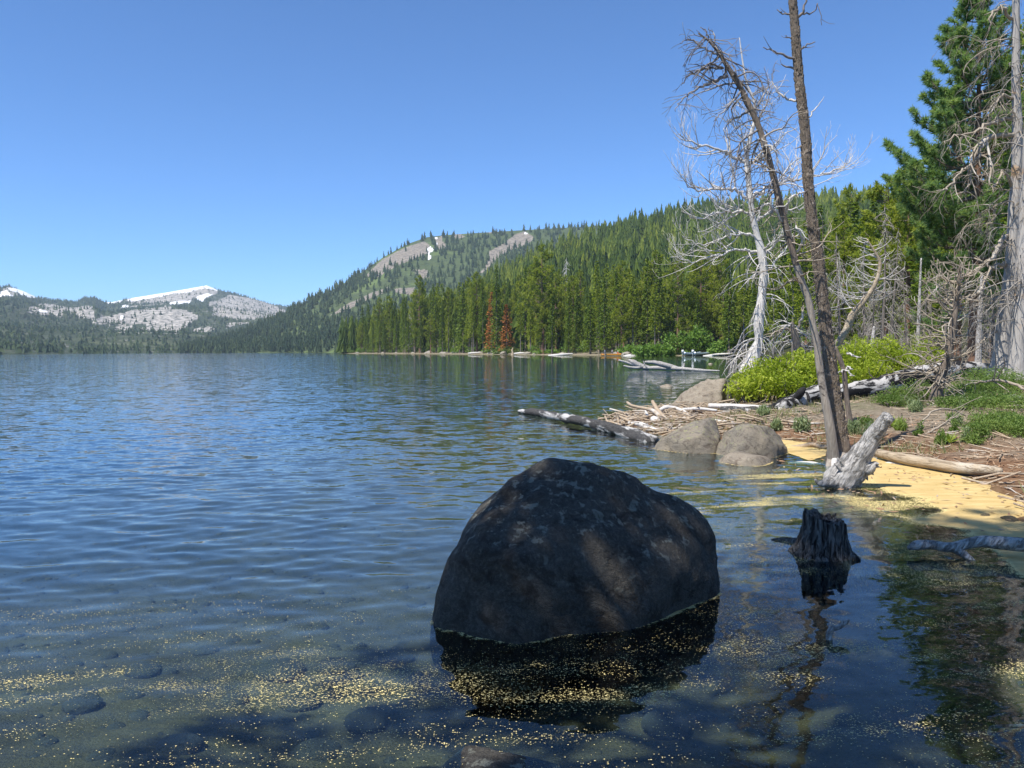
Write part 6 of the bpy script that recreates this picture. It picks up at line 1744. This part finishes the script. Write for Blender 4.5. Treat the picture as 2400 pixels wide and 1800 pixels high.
def person(label, base, shirt, pants, pose, yaw, hair, hat=None):
    """one continuous skinned body; clothing and hair as children"""
    o = thing('person', label, 'person', base); o.rotation_euler = (0, 0, yaw)
    sit = pose == 'sit'
    hz = 0.45 if sit else 0.92
    J = {'pel': (0, 0, hz), 'chest': (0, 0.03, hz + 0.38), 'neck': (0, 0.02, hz + 0.56), 'head': (0, 0.04, hz + 0.70), 'top': (0, 0.03, hz + 0.80)}
    for s, k in ((-1, 'l'), (1, 'r')):
        J['sh' + k] = (0.17 * s, 0.02, hz + 0.48); J['el' + k] = (0.23 * s, 0.05, hz + 0.22); J['wr' + k] = (0.2 * s, 0.22, hz + 0.08)
        J['hip' + k] = (0.09 * s, 0, hz - 0.03)
        if sit: J['kn' + k] = (0.11 * s, 0.42, hz); J['an' + k] = (0.11 * s, 0.45, 0.07); J['to' + k] = (0.11 * s, 0.6, 0.04)
        else: J['kn' + k] = (0.1 * s, 0.04 * s, 0.48); J['an' + k] = (0.1 * s, 0.06 * s - 0.03, 0.08); J['to' + k] = (0.11 * s, 0.06 * s + 0.14, 0.04)
    names = list(J); ix = {n_: i for i, n_ in enumerate(names)}
    E = [('pel', 'chest'), ('chest', 'neck'), ('neck', 'head'), ('head', 'top')]
    for k in 'lr': E += [('chest', 'sh' + k), ('sh' + k, 'el' + k), ('el' + k, 'wr' + k), ('pel', 'hip' + k), ('hip' + k, 'kn' + k), ('kn' + k, 'an' + k), ('an' + k, 'to' + k)]
    rad_ = {'pel': 0.15, 'chest': 0.16, 'neck': 0.055, 'head': 0.10, 'top': 0.07, 'sh': 0.065, 'el': 0.045, 'wr': 0.035, 'hip': 0.095, 'kn': 0.06, 'an': 0.045, 'to': 0.04}
    def skin(nm, sub, edges, grow, mat, parent):
        use = [n_ for n_ in names if n_ in sub]; jx = {n_: i for i, n_ in enumerate(use)}
        me = bpy.data.meshes.new(nm)
        me.from_pydata([J[n_] for n_ in use], [(jx[a], jx[b]) for a, b in edges if a in jx and b in jx], [])
        q = ob(nm, me, mat, parent)
        q.modifiers.new('skin', 'SKIN')
        for i, n_ in enumerate(use):
            r_ = rad_.get(n_, rad_.get(n_[:-1], 0.05)) + grow
            me.skin_vertices[0].data[i].radius = (r_, r_ * 0.85)
        me.skin_vertices[0].data[0].use_root = True
        md = q.modifiers.new('sub', 'SUBSURF'); md.levels = md.render_levels = 1
        return q
    body = skin('body', set(names), E, 0.0, M['skin'], o)
    skin('shirt', {'pel', 'chest', 'shl', 'shr', 'ell', 'elr'}, E, 0.018, shirt, o)
    skin('trousers', {'pel', 'hipl', 'hipr', 'knl', 'knr', 'anl', 'anr'}, E, 0.02, pants, o)
    V, Fc = ico(3)
    mb = MB(); w = V[:, 2] > -0.15
    mb.add(V * np.array((0.115, 0.125, 0.10)) + np.array(J['top']) + (0, -0.02, -0.02), Fc)
    add_part('hat' if hat else 'hair', mb, hat or hair, o)
    return o
M['c_red'] = m_flat('red_cloth', (0.6, 0.05, 0.04), 0.8); M['c_blue'] = m_flat('light_blue_cloth', (0.35, 0.5, 0.65), 0.8); M['c_grey'] = m_flat('grey_cloth', (0.25, 0.26, 0.28), 0.8); M['c_tan'] = m_flat('tan_cloth', (0.5, 0.38, 0.22), 0.8); M['c_white'] = m_flat('white_cloth', (0.75, 0.75, 0.74), 0.8); M['c_dark'] = m_flat('dark_cloth', (0.06, 0.06, 0.08), 0.8); M['hair'] = m_flat('brown_hair', (0.09, 0.05, 0.03), 0.7)
def stand_at(px_, D):
    q = spot(px_, D); q[2] = max(q[2], 0.0); return q
person('person in tan clothes standing at the far waterline left of the kayak', stand_at(1403, 214.5), M['c_tan'], M['c_tan'], 'stand', 0.5, M['hair'])
person('person in a light blue shirt standing beside the orange kayak', stand_at(1418, 214.2), M['c_blue'], M['c_grey'], 'stand', 1.2, M['hair'])
person('person in grey standing behind the orange kayak', stand_at(1435, 218.5), M['c_grey'], M['c_dark'], 'stand', 3.0, M['hair'])
person('person in red with a white hat sitting behind the orange kayak', stand_at(1448, 217.5) , M['c_red'], M['c_dark'], 'sit', 3.4, M['hair'], M['c_white'])

# ------------------------------------------------------------------ air
t = NT('haze')
pv = t.n('ShaderNodeVolumePrincipled')
pv.inputs['Color'].default_value = (0.72, 0.87, 1.0, 1)
pv.inputs['Density'].default_value = 0.00008
pv.inputs['Anisotropy'].default_value = 0.0
t.t.links.new(pv.outputs[0], t.out.inputs['Volume'])
mb = MB()
x0, x1, y0, y1, z0, z1 = -9000, 3500, -900, 9000, -9, 480
mb.add([(x0, y0, z0), (x1, y0, z0), (x1, y1, z0), (x0, y1, z0), (x0, y0, z1), (x1, y0, z1), (x1, y1, z1), (x0, y1, z1)], None, [(0, 3, 2, 1), (4, 5, 6, 7), (0, 1, 5, 4), (1, 2, 6, 5), (2, 3, 7, 6), (3, 0, 4, 7)])
o = ob('haze', mb.mesh('haze', (0, 0, 0), False), t.m)
tag(o, 'thin blue summer haze in the air', 'haze', kind='stuff')
